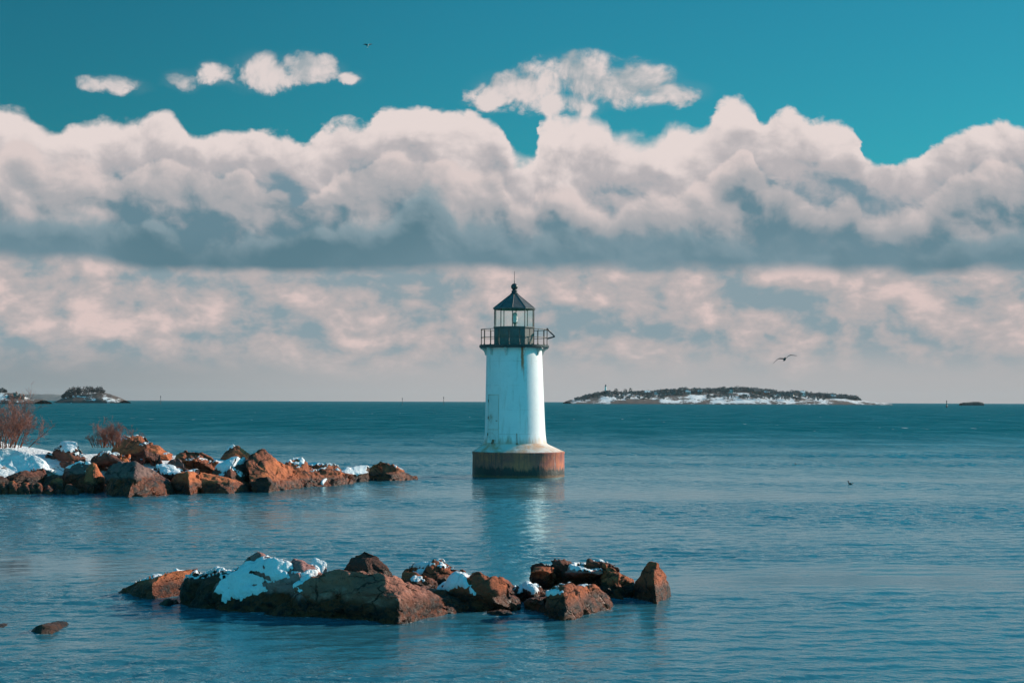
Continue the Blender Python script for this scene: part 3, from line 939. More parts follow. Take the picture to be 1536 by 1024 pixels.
FG = "rocks of the low islet in the foreground"
def build_foreground():
    rock("low brown slab with a snowy top at the left tip of the foreground islet", 34.9,
         [(183, 886, -.3), (205, 868, 0), (245, 856, 0.3), (278, 851, 0.4), (296, 850, 0.5), (302, 858, 0.5), (228, 874, -0.5), (285, 866, -.1)],
         [(174, 887), (200, 894), (228, 899), (255, 894), (275, 890)], 1.2, MR_BROWN, "boulder", group=FG, block=0.22, rough=0.5,
         snow=[[(200, 868), (245, 853), (280, 848), (282, 853), (250, 860), (225, 868), (204, 873)]], depth=0.075)
    rock("tiny dark rock awash in front of the left end of the foreground islet", 33.3,
         [(240, 902, 0), (250, 898, 0), (260, 899, 0)], [(238, 906), (250, 909), (265, 906)], 0.3, MR_DARK, "boulder", group=FG, L=0.03)
    rock("dark boulder with a reddish top beside the low brown slab", 33.9,
         [(270, 880, -.2), (276, 866, 0), (300, 854, 0.3), (322, 849, .4), (350, 853, .4), (375, 866, .2), (290, 868, -.4), (340, 866, -.5)],
         [(267, 905), (290, 910), (330, 914), (370, 917)], 1.3, MR_DARK, "boulder", group=FG, block=0.8,
         snow=[[(308, 851), (335, 847), (362, 856), (340, 857), (320, 853)]], depth=0.075, top_snow=(0.80, 0.35))
    rock("tallest grey crest of the foreground islet with a big snow sheet on its near face", 32.7,
         [(308, 890, -.6), (318, 874, -.3), (330, 890, -.6), (352, 866, -.3), (369, 850, 0), (375, 834, .2), (386, 827, .3), (402, 829, .3), (432, 838, .2), (446, 852, .1), (455, 872, -.3), (440, 890, -.8), (380, 893, -.9), (400, 850, -0.15)],
         [(306, 913), (370, 918), (420, 922), (465, 926)], 1.7, MR_GREY, "boulder", group=FG, block=0.55,
         snow=[[(372, 842), (386, 836), (410, 836), (436, 842), (444, 852), (432, 866), (408, 870), (388, 880), (365, 884), (347, 892), (338, 902), (332, 893), (315, 894), (328, 875), (350, 858)],
               [(350, 893), (372, 874), (395, 872), (402, 884), (382, 898), (362, 896)], [(392, 842), (432, 839), (432, 845), (395, 845)]], depth=0.085)
    rock("grey wedge rock with snow on its left side behind the snow sheet", 33.3,
         [(432, 868, -.2), (434, 846, 0), (441, 838, .2), (452, 841, .2), (468, 848, .2), (480, 860, .2), (455, 858, -.3)],
         [(432, 921), (460, 923), (485, 923)], 1.0, MR_GREY, "boulder", group=FG, block=0.5, snow=[[(434, 858), (482, 850), (478, 862), (436, 882)]], depth=0.075)
    rock("pale pointed snow covered stone at the back of the crest", 35.0,
         [(462, 856, 0), (466, 846, 0), (473, 839, .1), (490, 846, .1), (484, 855, .1)], [(462, 893), (490, 893)], 0.5, MR_GREY, "boulder", group=FG, block=0.4,
         snow=[[(464, 848), (472, 838), (491, 846), (482, 856), (466, 856)]], depth=0.075)
    rock("long pale grey brown boulder sloping down to an orange right end in the foreground", 32.4,
         [(437, 876, -.1), (452, 862, .3), (486, 855, .8), (516, 852, .9), (546, 852, .9), (575, 858, .8), (612, 871, .7), (651, 886, .8), (690, 904, 1.0), (712, 912, 1.2),
          (600, 893, -1.0), (620, 892, -.8), (560, 888, -1.1), (500, 888, -1.0), (450, 886, -.6)],
         [(440, 926), (490, 930), (545, 933), (600, 937), (640, 926), (690, 917), (714, 914)], 1.8, MR_WARM, "boulder", group=FG, block=0.55, rough=1.25, lean=0.62,
         snow=[[(437, 866), (470, 858), (478, 855), (462, 867), (444, 880)], [(512, 851), (550, 850), (552, 853), (515, 854)], [(440, 890), (446, 880), (452, 884), (444, 898)]], depth=0.04)
    rock("dark pyramid boulder rising behind the long pale boulder", 35.2,
         [(515, 858, -.2), (518, 846, 0), (531, 831, .2), (547, 823, .2), (563, 829, .1), (578, 845, .1), (589, 860, .1), (550, 840, -.3)],
         [(515, 890), (550, 892), (590, 890)], 1.0, MR_DARK, "boulder", group=FG, block=0.3, rough=0.7)
    rock("dark brown boulder with snow lying across its top behind the islet", 36.0,
         [(597, 862, -.1), (604, 847, .1), (626, 842, .3), (650, 840, .4), (658, 839, .4), (668, 845, .3), (690, 850, .2), (698, 854, .1), (650, 860, -.4)],
         [(597, 885), (650, 888), (700, 886)], 1.1, MR_RED, "boulder", group=FG, block=0.9,
         snow=[[(612, 845), (640, 839), (658, 840), (655, 850), (640, 849), (622, 850)], [(620, 858), (645, 850), (645, 860), (622, 862)]], depth=0.06, top_snow=(0.70, 0.4))
    rock("small brown rock with a white lump of snow on its front", 34.7,
         [(601, 868, -.1), (606, 857, .1), (640, 858, .2), (655, 866, .1), (650, 878, -.2), (625, 872, -.4)],
         [(604, 896), (640, 898), (660, 896)], 0.7, MR_RED, "boulder", group=FG, block=0.8, snow=[[(608, 866), (620, 861), (640, 864), (634, 872), (615, 873)]], depth=0.08)
    rock("big brown boulder with a smooth snow slab on its left shoulder", 33.5,
         [(648, 884, -.3), (668, 868, 0), (690, 855, .3), (710, 851, .3), (718, 853, .3), (746, 862, .3), (765, 878, .2), (782, 906, .2), (700, 880, -.6), (735, 874, -.5), (722, 880, -.6), (690, 894, -.6)],
         [(660, 911), (700, 917), (740, 918), (784, 916)], 1.4, MR_RED, "boulder", group=FG, block=0.8,
         snow=[[(645, 885), (668, 866), (690, 854), (706, 852), (703, 864), (702, 880), (690, 886), (676, 884), (668, 889)], [(704, 878), (716, 876), (709, 892)]], depth=0.085)
    rock("low reddish ledge with a patch of snow between two brown boulders", 34.2,
         [(766, 890, -.1), (775, 878, .1), (785, 873, .2), (812, 880, .2), (830, 886, .2), (800, 886, -.2)], [(765, 903), (800, 906), (832, 904)], 0.8, MR_RED, "boulder", group=FG, block=0.8,
         snow=[[(770, 881), (788, 877), (806, 884), (798, 889), (776, 890)]], depth=0.06, top_snow=(0.80, 0.2))
    rock("front right block with a flat dark face and an orange weedy side", 32.7,
         [(782, 900, .2), (790, 894, .3), (815, 889, .1), (842, 886, .1), (852, 878, .6), (870, 880, .7), (892, 879, .9), (908, 890, 1.0), (918, 903, 1.2), (843, 889, -.25), (880, 890, .3)],
         [(788, 915), (815, 922), (843, 931), (862, 929), (885, 918), (919, 909)], 1.8, MR_RED, "boulder", group=FG, block=0.7,
         snow=[[(810, 891), (846, 884), (846, 888), (812, 894)]], depth=0.03, top_snow=(0.93, 0.35))
    rock("long dark boulder with pale slabs on top at the back right of the islet", 35.0,
         [(790, 868, 0), (788, 858, .1), (793, 848, .3), (812, 845, .4), (832, 846, .4), (870, 846, .5), (904, 847, .5), (922, 851, .5), (938, 862, .4), (950, 868, .3), (954, 880, .1), (900, 866, -.4), (830, 866, -.4)],
         [(797, 886), (850, 894), (910, 898), (953, 896)], 1.3, MR_DARK, "boulder", group=FG, block=0.9,
         snow=[[(834, 850), (846, 848), (846, 858), (833, 860)], [(866, 851), (884, 850), (880, 855)]], depth=0.075, top_snow=(0.88, 0.4))
    rock("flat pale slab lying on the long dark boulder", 34.9,
         [(848, 858, -.3), (852, 849, 0), (868, 845, .3), (886, 845, .3), (904, 850, .2), (904, 859, -.3), (875, 858, -.4)], [(850, 880), (900, 880)], 0.7, MR_GREY, "boulder", group=FG, block=0.35, sink=0.1, top_snow=(0.93, 0.3))
    rock("brown knob at the left end of the long dark boulder", 34.9,
         [(795, 858, -.3), (800, 847, 0), (820, 844, .1), (834, 848, .1), (832, 860, -.2), (815, 855, -.4)], [(797, 884), (832, 888)], 0.6, MR_RED, "boulder", group=FG, block=0.7, sink=0.1)
    rock("jagged brown rock at the right end of the long dark boulder", 34.7,
         [(900, 862, -.3), (905, 845, 0), (914, 847, 0), (930, 856, .2), (950, 868, .2), (952, 884, 0), (925, 870, -.5)], [(905, 896), (935, 899), (954, 895)], 0.7, MR_BROWN, "boulder", group=FG, block=0.9)
    rock("boulder with a blunt peak standing alone at the right end of the islet", 34.3,
         [(950, 888, 0), (955, 872, .1), (962, 862, .1), (966, 850, .1), (972, 842, .1), (987, 842, .2), (994, 854, .2), (1003, 868, .2), (1008, 886, .2), (980, 862, -.3), (978, 880, -.5)],
         [(947, 894), (965, 901), (985, 905), (1008, 894)], 1.0, MR_RED, "boulder", group=FG, block=0.2, rough=1.0, L=0.03,
         snow=[])
    rock("flat reddish weed covered rock just breaking the water in front of the islet", 32.0,
         [(730, 917, 0), (748, 915, 0), (765, 917, 0)], [(724, 920), (745, 923), (772, 922)], 0.35, MR_RED, "boulder", group=FG, L=0.03, block=0.3)
    rock("lone small dark red rock in open water at the lower left", 29.9,
         [(47, 945, .05), (53, 939, .05), (62, 936, .1), (77, 937, .1), (85, 945, .05)], [(45, 947), (60, 951), (77, 950.5), (87, 947)], 0.35, MR_DARK, "boulder", L=0.02, block=0.15, rough=0.5)
    rock("sliver of black rock awash at the left edge of the lower water", 30.0,
         [(-8, 936, 0), (5, 936.5, 0)], [(-12, 941), (0, 942), (10, 940)], 0.3, MR_DARK, "boulder", L=0.03, block=0.3)
build_foreground()

PT = "rocks of the snowy point on the left"
def build_point():
    # the spit of rubble and snow the boulders lie on
    nx, ny = 90, 36
    vs = []; fs = []
    for j in range(ny):
        for i in range(nx):
            u, v = i / (nx - 1), j / (ny - 1)
            x = -45 + u * (45 - 7.0)
            yc = 77.5 + 9.0 * max(0, (x + 24) / 17) ** 1.3
            half = 6.5 - 3.6 * max(0, (x + 24) / 17)
            y = yc + (v * 2 - 1) * half
            prof = max(0, 1 - (v * 2 - 1) ** 2)
            top = 1.62 - 0.85 * max(0, min(1, (x + 22) / 13)) + 0.7 * max(0, min(1, (-22 - x) / 4))
            z = -0.6 + (0.6 + top) * prof ** 0.8 + 0.16 * noise.fractal(Vector((x * 0.7, y * 0.7, 3)), 0.8, 2, 5)
            if u > 0.93: z -= (u - 0.93) * 12
            vs.append((x, y, z))
    for j in range(ny - 1):
        for i in range(nx - 1): fs.append((j * nx + i, j * nx + i + 1, (j + 1) * nx + i + 1, (j + 1) * nx + i))
    m, h, out = new_mat("snowy_rubble")
    p = pos(h); z = h.xyz(p)[2]
    nrm = h.n.new('ShaderNodeNewGeometry').outputs['Normal']
    n = h.noise(p, 0.9, 6, 0.6); n3 = h.noise(p, 5, 5, 0.65)
    rockc = h.mix(h.ss(n3, .4, .65), (0.05, 0.03, 0.02), (0.22, 0.10, 0.05))
    sn = h.mul(h.ss(h.add(z, h.mul(n, 1.2)), 1.15, 1.3), h.ss(h.add(n, h.mul(n3, .3)), 0.47, 0.53))
    c = h.mix(sn, rockc, (0.83, 0.87, 0.89))
    principled(h, out, c, 0.8, h.bump(h.add(h.mul(n3, 0.25), h.mul(n, .3)), 1.0, 0.7))
    o = link_mesh("shore", vs, fs, m, smooth=True); tag(o, kind="structure")
    B, G, K_ = MR_FAR_BROWN, MR_FAR_GREY, MR_FAR_DARK
    def rk(label, Y0, pts, wl, back, mat, **k):
        k.setdefault('group', PT); k.setdefault('lean', 0.85); k.setdefault('wall', 1.6); k['block'] = k.get('block', 1.0) * 0.8
        return rock(label, Y0, pts, wl, back, mat, **k)
    # back row
    rk("low dark rock under a strip of snow left of the small bush", 76.5, [(86, 680, -.2), (92, 672, 0), (110, 668, .3), (126, 670, .3), (126, 684, -.3), (105, 688, -.6)], [(90, 722), (126, 722)], 1.2, K_, sink=0,
       snow=[[(82, 676), (105, 666), (128, 668), (126, 676), (110, 674), (95, 678)]], depth=0.12, top_snow=(0.55, 0.9))
    rk("long dark brown ridge boulder to the right of the small bush", 80, [(172, 682, -.4), (178, 670, 0), (192, 660, .3), (205, 656, .4), (228, 659, .4), (250, 666, .3), (261, 676, .1), (250, 684, -.5), (215, 680, -.8)],
       [(180, 716), (255, 716)], 1.5, B, block=0.8, sink=0, snow=[[(228, 661), (240, 663), (236, 667)]], depth=0.06, top_snow=(0.90, 0.9))
    rk("broad dark block in front of the ridge boulder", 78, [(190, 692, -.4), (194, 680, 0), (216, 675, .1), (238, 680, .1), (242, 692, -.2), (218, 684, -.6)], [(190, 722), (244, 722)], 1.2, K_, sink=0,
       snow=[[(184, 676), (200, 672), (202, 677), (190, 680)]], depth=0.1, top_snow=(0.80, 0.6))
    rk("big orange brown boulder with a dark left face beyond the snow patch", 78.5, [(258, 692, -.4), (262, 680, 0), (278, 672, .3), (300, 674, .3), (318, 682, .2), (332, 692, .1), (322, 706, -.3), (292, 690, -.9)],
       [(262, 728), (330, 726)], 1.6, B, block=0.6, sink=0, top_snow=(0.90, 0.7))
    rk("pointed reddish grey boulder with a white left edge at the back of the point", 82, [(330, 688, -.2), (334, 682, 0), (342, 672, .2), (350, 666, .3), (358, 667, .3), (374, 680, .1), (376, 690, -.1), (355, 682, -.6)],
       [(330, 722), (380, 722)], 1.2, MR_FAR_BROWN, block=0.3, sink=0, snow=[[(337, 676), (350, 664), (353, 667), (342, 676)]], depth=0.08)
    rk("dark dome boulder at the middle of the snowy point", 76.0, [(136, 696, -.4), (140, 684, 0), (152, 676, .3), (176, 675, .3), (196, 684, .1), (194, 698, -.5), (165, 686, -.9)],
       [(135, 726), (198, 726)], 1.5, K_, block=0.45, sink=0, snow=[[(110, 692), (135, 676), (150, 674), (142, 682), (128, 692)]], depth=0.12, top_snow=(0.86, 0.6))
    rk("pale brown angular stone perched right of the dark dome", 75.6, [(176, 690, -.1), (180, 680, 0), (192, 681, .1), (198, 692, 0), (186, 698, -.3)], [(178, 712), (198, 712)], 0.6, B, block=0.4, sink=0.1)
    # front row
    rk("smooth grey mound rising left of the upright boulder", 74.0, [(92, 716, -.3), (98, 701, 0), (122, 691, .3), (140, 690, .3), (148, 702, .1), (140, 722, -.4), (118, 706, -.7)],
       [(92, 735), (130, 738), (148, 738)], 1.5, G, block=0.3, snow=[[(96, 700), (112, 693), (130, 688), (122, 693), (104, 702)]], depth=0.1, top_snow=(0.84, 0.5))
    rk("tall upright boulder with a sunlit orange flank at the waterline", 72.4, [(124, 722, -.2), (129, 702, 0), (138, 691, .2), (144, 695, .2), (149, 708, .2), (155, 716, .3), (160, 726, .3), (140, 716, -.6)],
       [(124, 736), (140, 740), (156, 738), (161, 733)], 1.0, MR_FAR_BROWN, block=0.25, L=0.05)
    rk("largest dark boulder of the point with a bright slanting right edge", 73.6, [(152, 712, -.2), (158, 700, 0), (180, 691, .3), (206, 690, .4), (222, 698, .3), (240, 716, .1), (262, 734, .1), (200, 712, -1.1), (232, 722, -.8)],
       [(155, 742), (190, 746), (225, 745), (255, 742), (268, 739)], 2.2, G, block=0.35)
    rk("snow covered low rock between the two largest boulders", 75.4, [(226, 700, 0), (232, 695, .2), (250, 694, .3), (285, 702, .3), (298, 708, .2), (280, 716, -.3), (250, 714, -.4)],
       [(230, 732), (295, 732)], 1.2, K_, sink=0, snow=[[(226, 697), (250, 692), (285, 701), (296, 707), (280, 710), (262, 714), (254, 716), (240, 706)]], depth=0.16, top_snow=(0.45, 0.4))
    rk("small pale stone poking up behind the snow covered low rock", 77, [(250, 697, 0), (258, 690, 0), (268, 685, .1), (277, 694, .1), (278, 702, 0)], [(250, 722), (280, 722)], 0.8, G, block=0.4, sink=0)
    rk("rounded brown boulder at the waterline right of the largest dark boulder", 73.2, [(255, 726, -.2), (262, 711, 0), (282, 706, .2), (300, 711, .2), (311, 722, .1), (282, 716, -.5)],
       [(257, 738), (285, 742), (312, 738)], 1.3, B, block=0.6)
    rk("long pinkish slab slanting down to the water", 75.0, [(294, 712, -.1), (300, 707, .2), (322, 711, .3), (350, 719, .3), (380, 729, .2), (330, 722, -.4)], [(305, 740), (345, 740), (382, 736)], 1.3, B, block=0.4)
    rk("dark boulder capped by a dome of snow near the middle of the point", 78.0, [(312, 712, -.4), (320, 699, 0), (335, 689, .3), (356, 685, .4), (374, 688, .3), (384, 700, .1), (380, 718, -.4), (345, 704, -.9)],
       [(312, 736), (350, 738), (384, 735)], 1.8, K_, block=0.5, snow=[[(316, 702), (330, 690), (352, 684), (372, 687), (366, 696), (350, 703), (335, 708), (322, 708)]], depth=0.14, top_snow=(0.62, 0.6))
    rk("big rust coloured slab boulder with straight grooves right of the snow dome", 77.5, [(370, 694, -.1), (374, 684, .1), (388, 676, .3), (396, 675, .3), (424, 692, .3), (446, 706, .2), (462, 722, .1), (400, 706, -.9), (432, 716, -.7)],
       [(380, 737), (415, 736), (450, 732), (466, 727)], 2.0, B, block=0.7)
    rk("dark block at the foot of the rust coloured slab", 75.6, [(376, 728, -.2), (384, 717, 0), (400, 714, .2), (408, 724, .1), (404, 736, 0)], [(378, 738), (404, 739)], 0.8, K_, block=0.5)
    rk("brown boulder with snow along its crest near the tip of the point", 80.5, [(424, 700, 0), (432, 691, .3), (456, 683, .5), (478, 688, .5), (492, 692, .5), (512, 699, .4), (530, 711, .3), (535, 722, .2), (470, 706, -.8), (505, 710, -.6)],
       [(448, 731), (485, 728), (515, 728), (536, 724)], 2.2, B, block=0.9,
       snow=[[(424, 692), (452, 681), (472, 685), (492, 692), (478, 693), (455, 688), (432, 694)], [(446, 690), (458, 688), (455, 695), (447, 696)], [(480, 725), (490, 716), (491, 719), (484, 727)]], depth=0.12, top_snow=(0.80, 0.5))
    rk("last brown boulder tapering into the water at the tip of the point", 85.5, [(534, 715, -.1), (543, 703, 0), (556, 692, .3), (572, 688, .4), (579, 689, .4), (593, 701, .4), (610, 713, .4), (575, 706, -.6)],
       [(535, 721), (565, 721), (595, 721), (634, 719)], 1.6, B, block=0.6, snow=[[(536, 712), (552, 701), (554, 706), (546, 713)]], depth=0.1, top_snow=(0.90, 0.4))
    rk("low snow covered ledge joining the last two boulders", 84.5, [(512, 712, 0), (520, 703, .2), (536, 701, .3), (552, 703, .3), (550, 714, 0)], [(514, 723), (552, 722)], 1.2, K_, block=0.5,
       snow=[[(516, 706), (535, 699), (552, 702), (542, 708), (524, 710)]], depth=0.14, top_snow=(0.35, 0.25))
    rk("dark sloping bank rock under the large snowdrift", 73.6, [(-25, 724, 0), (0, 716, 0), (30, 706, .2), (52, 700, .3), (66, 699, .3), (69, 708, .1), (58, 722, -.1), (20, 714, -.5)],
       [(-25, 740), (20, 739), (62, 738)], 2.0, K_, block=0.7)
    rk("snow topped brown boulder on the shore right of the stones", 72.6, [(72, 726, 0), (78, 717, .1), (88, 713, .2), (95, 718, .2), (94, 730, 0)], [(73, 738), (95, 739)], 0.9, B, block=0.5,
       snow=[[(62, 722), (78, 713), (88, 712), (80, 718), (72, 724)]], depth=0.1)
    rk("small dark rock half under snow left of the flat snowy rock", 76.0, [(66, 684, 0), (70, 675, .2), (78, 674, .2), (84, 684, 0)], [(66, 716), (85, 716)], 0.9, K_, sink=0.1, top_snow=(0.5, 0.5))
    rk("low rock carrying snow behind the grey mound", 75.3, [(84, 700, 0), (88, 692, .2), (104, 688, .3), (118, 690, .2), (112, 700, -.2)], [(84, 722), (118, 722)], 1.0, K_, sink=0.1, snow=[[(80, 698), (92, 686), (118, 686), (112, 698), (90, 704)]], depth=0.14, top_snow=(0.5, 0.5))
    st = [(-6, 731, 9), (4, 729, 8), (18, 726, 9), (27, 732, 9), (38, 728, 8), (47, 731, 8), (57, 729, 7), (70, 732, 7), (103, 731, 7), (112, 735, 5), (34, 737, 5), (86, 737, 4), (62, 737, 4)]
    names = ["stone at the left edge of the shore row", "stone second from the left edge of the shore row", "tall orange stone of the shore row", "low wide orange stone of the shore row", "round brown stone of the shore row",
             "square brown stone of the shore row", "brown stone below the end of the sloping bank rock", "flat stone beside the snow topped boulder", "lone stone left of the grey mound", "small low stone at the foot of the grey mound",
             "little stone at the waterline in front of the orange ones", "little stone at the foot of the snow topped boulder", "little stone at the waterline below the bank rock"]
    for (x, y, r), nm in zip(st, names):
        Yd = 72.1
        rk(nm, Yd, [(x - r, y + 3, 0), (x - r * .5, y - r * .7, .1), (x + r * .3, y - r * .8, .1), (x + r * .9, y, .1), (x, y, -.2)], [(x - r, 741), (x + r, 741.5)], 0.6, B, name="stone", block=0.5, L=0.05,
           group="stones in the row along the shore")
    # the snow drift that the large bush stands in
    rock("large smooth snowdrift at the left edge of the point", 74.6, [(-40, 690, -.4), (-30, 668, .4), (0, 668, .4), (20, 667, .5), (44, 676, .3), (66, 686, .1), (82, 702, 0), (84, 708, -.2), (70, 702, -.5), (46, 704, -.7), (28, 712, -.9), (-30, 720, -.9)],
         [(-40, 735), (20, 733), (75, 728)], 3.0, M_SNOW, name="snowdrift", cat="snow", rough=0.55, block=0.25, round_=8, sink=0.0)
build_point()

def lap_wash():
    """how close each point of the water is to a stone's waterline"""
    from mathutils.kdtree import KDTree
    a = np.linspace(0, 2 * math.pi, 160)
    WATERLINE.append(np.stack((LX + 0.25 + 2.5 * np.sin(a), LY - 2.5 * np.cos(a), 0 * a), 1))
    W_ = np.concatenate(WATERLINE)
    kd = KDTree(len(W_))
    for i, q in enumerate(W_): kd.insert((q[0], q[1], 0), i)
    kd.balance()
    lo, hi = W_.min(0) - 1, W_.max(0) + 1
    out = np.zeros(len(SEA_V), np.float32)
    for i in SEA_NEARBY:
        x, y = SEA_V[i, 0], SEA_V[i, 1]
        if x < lo[0] or x > hi[0] or y < lo[1] or y > hi[1]: continue
        d = kd.find((x, y, 0))[2]
        if d < 0.45: out[i] = (1 - d / 0.45) ** 1.5
    SEA.data.attributes['wash'].data.foreach_set('value', out)
lap_wash()

# ------------------------------------------------------------------ bare shrubs
M_TWIG = simple("red_brown_bark", (0.20, 0.060, 0.032), 0.8, 0.4, 2.0)
M_TWIG2 = simple("red_twig_bark", (0.32, 0.115, 0.078), 0.8, 0.4, 2.0)
def shrub(label, base, height, spread, nstem, seed, lean=0.0, rt=0.006):
    rnd = random.Random(seed)
    root = empty("bare_shrub", base)
    tag(root, label, "shrub", )
    st, tw = MB(), MB()
    def grow(mb, p, d, ln, r, depth):
        pts = [p]; rad = [r]
        k = 5
        for i in range(k):
            d = (d + Vector((rnd.gauss(0, .13), rnd.gauss(0, .13), rnd.gauss(0.03, .10)))).normalized()
            p = p + d * ln / k
            pts.append(p); rad.append(max(r * (1 - 0.62 * (i + 1) / k), rt * 0.55))
        mb.tube(pts, rad, 3 if r < 0.012 else 4, cap=False)
        if depth == 0: return
        nb = {3: 5, 2: 6, 1: 7}[depth]
        for j in range(nb):
            i = rnd.randint(1, k)
            a = Vector((rnd.gauss(0, 1), rnd.gauss(0, 1), rnd.gauss(0.25, .6))).normalized()
            grow(tw, pts[i], (d * 1.0 + a * 0.85).normalized(), ln * rnd.uniform(.38, .62), max(rad[i] * 0.6, rt), depth - 1)
    for s in range(nstem):
        a = rnd.uniform(0, 2 * math.pi); q = rnd.uniform(0, 1) ** 0.6
        b0 = Vector((math.cos(a) * q * spread * 0.40, math.sin(a) * q * spread * 0.3, -0.1))
        d = Vector((math.cos(a) * q * 0.75 + lean, math.sin(a) * q * 0.5, 1)).normalized()
        grow(st, b0, d, height * rnd.uniform(.45, .75), 0.022, 3)
    st.build("stem", M_TWIG, root); tw.build("twigs", M_TWIG2, root)
    return root
b0 = at(8, 668, 75.2); shrub("large bare red shrub spreading its twigs over the snowdrift at the left edge", (b0.x, b0.y, b0.z), 2.15, 3.0, 36, 3, 0.05, 0.0042)
b1 = at(152, 668, 77.2); shrub("small rounded bare shrub on the snow behind the dark dome boulder", (b1.x, b1.y, b1.z), 0.90, 1.2, 14, 8, 0.0, 0.004)
b2 = at(176, 667, 77.6); shrub("taller bare shrub just right of the small rounded one on the point", (b2.x, b2.y, b2.z), 1.22, 1.2, 15, 12, 0.0, 0.004)

# ------------------------------------------------------------------ far islands
def mat_island(name, lo=0.47, hi=0.52, sc_=0.012, rockc=(0.06, 0.055, 0.055)):
    m, h, out = new_mat(name)
    p = pos(h); z = h.xyz(p)[2]
    n = h.noise(h.mapping(p, (1, 0.25, 2.5)), sc_ * 2.2, 7, 0.68)
    n2 = h.noise(p, sc_ * 9, 5, 0.65)
    shore = h.ss(h.add(z, h.mul(n, 5.0)), 4.6, 3.2)
    c = h.mix(h.ss(h.add(n, h.mul(n2, 0.25)), lo + .12, hi + .12), (0.85, 0.86, 0.86), h.mix(h.ss(n2, .4, .6), rockc, (0.11, 0.075, 0.06)))
    c = h.mix(h.mul(shore, h.ss(n2, 0.38, 0.5)), c, (0.05, 0.04, 0.035))
    principled(h, out, c, 0.9)
    return m
M_ISL = mat_island("snowy_island_ground")
M_ISL2 = mat_island("snowy_islet_ground", 0.42, 0.47, 0.02)
def island(name, prof, Yd, depth, mat, nx=200, ny=30, under=0.0):
    """prof: (px, py) skyline of the ground"""
    xs = np.array([p[0] for p in prof], float); ys = np.array([p[1] for p in prof], float)
    g = np.linspace(xs[0], xs[-1], nx)
    sky = np.interp(g, xs, ys)
    vs, fs = [], []
    tops = []
    for j in range(ny):
        v = j / (ny - 1)
        for i in range(nx):
            q = at(g[i], sky[i], Yd)
            prof_ = math.sin(math.pi * min(1, max(0, v))) ** 0.75
            y = Yd + (v - 0.45) * depth
            hz = (q.z + under) * prof_ * (1 + 0.22 * noise.fractal(Vector((q.x * 0.03, y * 0.03, 1)), 0.9, 2, 4)) + 0.35 * noise.fractal(Vector((q.x * 0.12, y * 0.06, 7)), 0.9, 2, 3)
            vs.append((q.x, y, max(hz, -0.5) if 0 < j < ny - 1 else -0.6))
    for j in range(ny - 1):
        for i in range(nx - 1): fs.append((j * nx + i, j * nx + i + 1, (j + 1) * nx + i + 1, (j + 1) * nx + i))
    o = link_mesh(name, vs, fs, mat, smooth=True)
    tag(o, kind="structure")
    A_ = np.array(vs).reshape(ny, nx, 3)
    def height(x, y):
        i = int(np.clip(np.searchsorted(A_[0, :, 0], x), 0, nx - 1)); j = int(np.clip(round((y - A_[0, 0, 1]) / (A_[-1, 0, 1] - A_[0, 0, 1]) * (ny - 1)), 0, ny - 1))
        return float(A_[j, i, 2])
    return o, height
M_WOOD = simple("winter_tree_crown", (0.15, 0.145, 0.145), 0.95, 0.35, 0.05)
M_PINE = simple("dark_evergreen_crown", (0.045, 0.065, 0.060), 0.95, 0.35, 0.05)
M_TRUNK = simple("grey_trunk", (0.10, 0.08, 0.07), 0.9, 0.2, 1.0)
def crown(mb, c, rx, rz, rnd, n=70, s=0.9):
    """ragged crown of small leaf clumps"""
    for _ in range(n):
        d = Vector((rnd.gauss(0, 1), rnd.gauss(0, 1), rnd.gauss(0, 1))).normalized() * rnd.uniform(.25, 1) ** .5
        p = Vector(c) + Vector((d.x * rx, d.y * rx, d.z * rz))
        a = Vector((rnd.gauss(0, 1), rnd.gauss(0, 1), rnd.gauss(0, 1))).normalized() * s * rnd.uniform(.5, 1.3)
        b = a.cross(Vector((rnd.gauss(0, 1), rnd.gauss(0, 1), rnd.gauss(0, 1)))).normalized() * s * rnd.uniform(.5, 1.2)
        mb.add([p + a, p - a * .5 + b, p - a * .5 - b], [(0, 1, 2)])
def trees_along(mb, tops, Y0, Y1, count, hfun, rnd, rr=(2.6, 4.6), n=60, s=1.0, low=0.35, gapf=None):
    """trees whose tops follow the wooded skyline (px, py)"""
    xs = [p[0] for p in tops]; ys = [p[1] for p in tops]
    for _ in range(count):
        px = rnd.uniform(xs[0], xs[-1]); Yd = rnd.uniform(Y0, Y1)
        if gapf and not gapf(px, Yd): continue
        py = float(np.interp(px, xs, ys))
        q = at(px, py, Yd)
        zg = hfun(q.x, Yd)
        zt = q.z * rnd.uniform(0.86, 1.06)
        hh = zt - zg
        if hh < 2.5: hh = rnd.uniform(2.5, 4.5)
        hh = min(hh, 11)
        r = min(rnd.uniform(*rr), hh * 0.6)
        crown(mb, (q.x, Yd, zg + hh * 0.60), r, hh * 0.46, rnd, n, s)
        mb.tube([(q.x, Yd, zg - .5), (q.x, Yd, zg + hh * 0.6)], [0.3, 0.12], 4, cap=False)

# the large island, 3 km off
BI = 3000.0
gp = [(851, 602), (858, 599), (872, 597.5), (890, 594), (905, 589.5), (925, 588.5), (950, 590), (975, 590), (1000, 588), (1030, 586.5), (1060, 587), (1090, 585), (1115, 586), (1145, 588), (1170, 591), (1200, 592), (1240, 595.5), (1265, 598.5), (1285, 600.5), (1297, 602.6)]
isl, ih = island("island", [(x, 602 - (602 - y) * 0.78) for x, y in gp], BI, 520, M_ISL, 260, 36)
rnd = random.Random(5)
wd = MB()
tp = [(862, 599), (874, 594), (890, 589.5), (900, 587.5), (915, 586.5), (936, 588), (955, 587), (980, 586), (1000, 583.5), (1020, 581.3), (1035, 582), (1060, 582.5), (1078, 580.5), (1092, 579.3), (1115, 580), (1140, 582), (1160, 584), (1172, 587), (1186, 586), (1205, 586), (1230, 589), (1262, 591), (1284, 593.5), (1290, 598)]
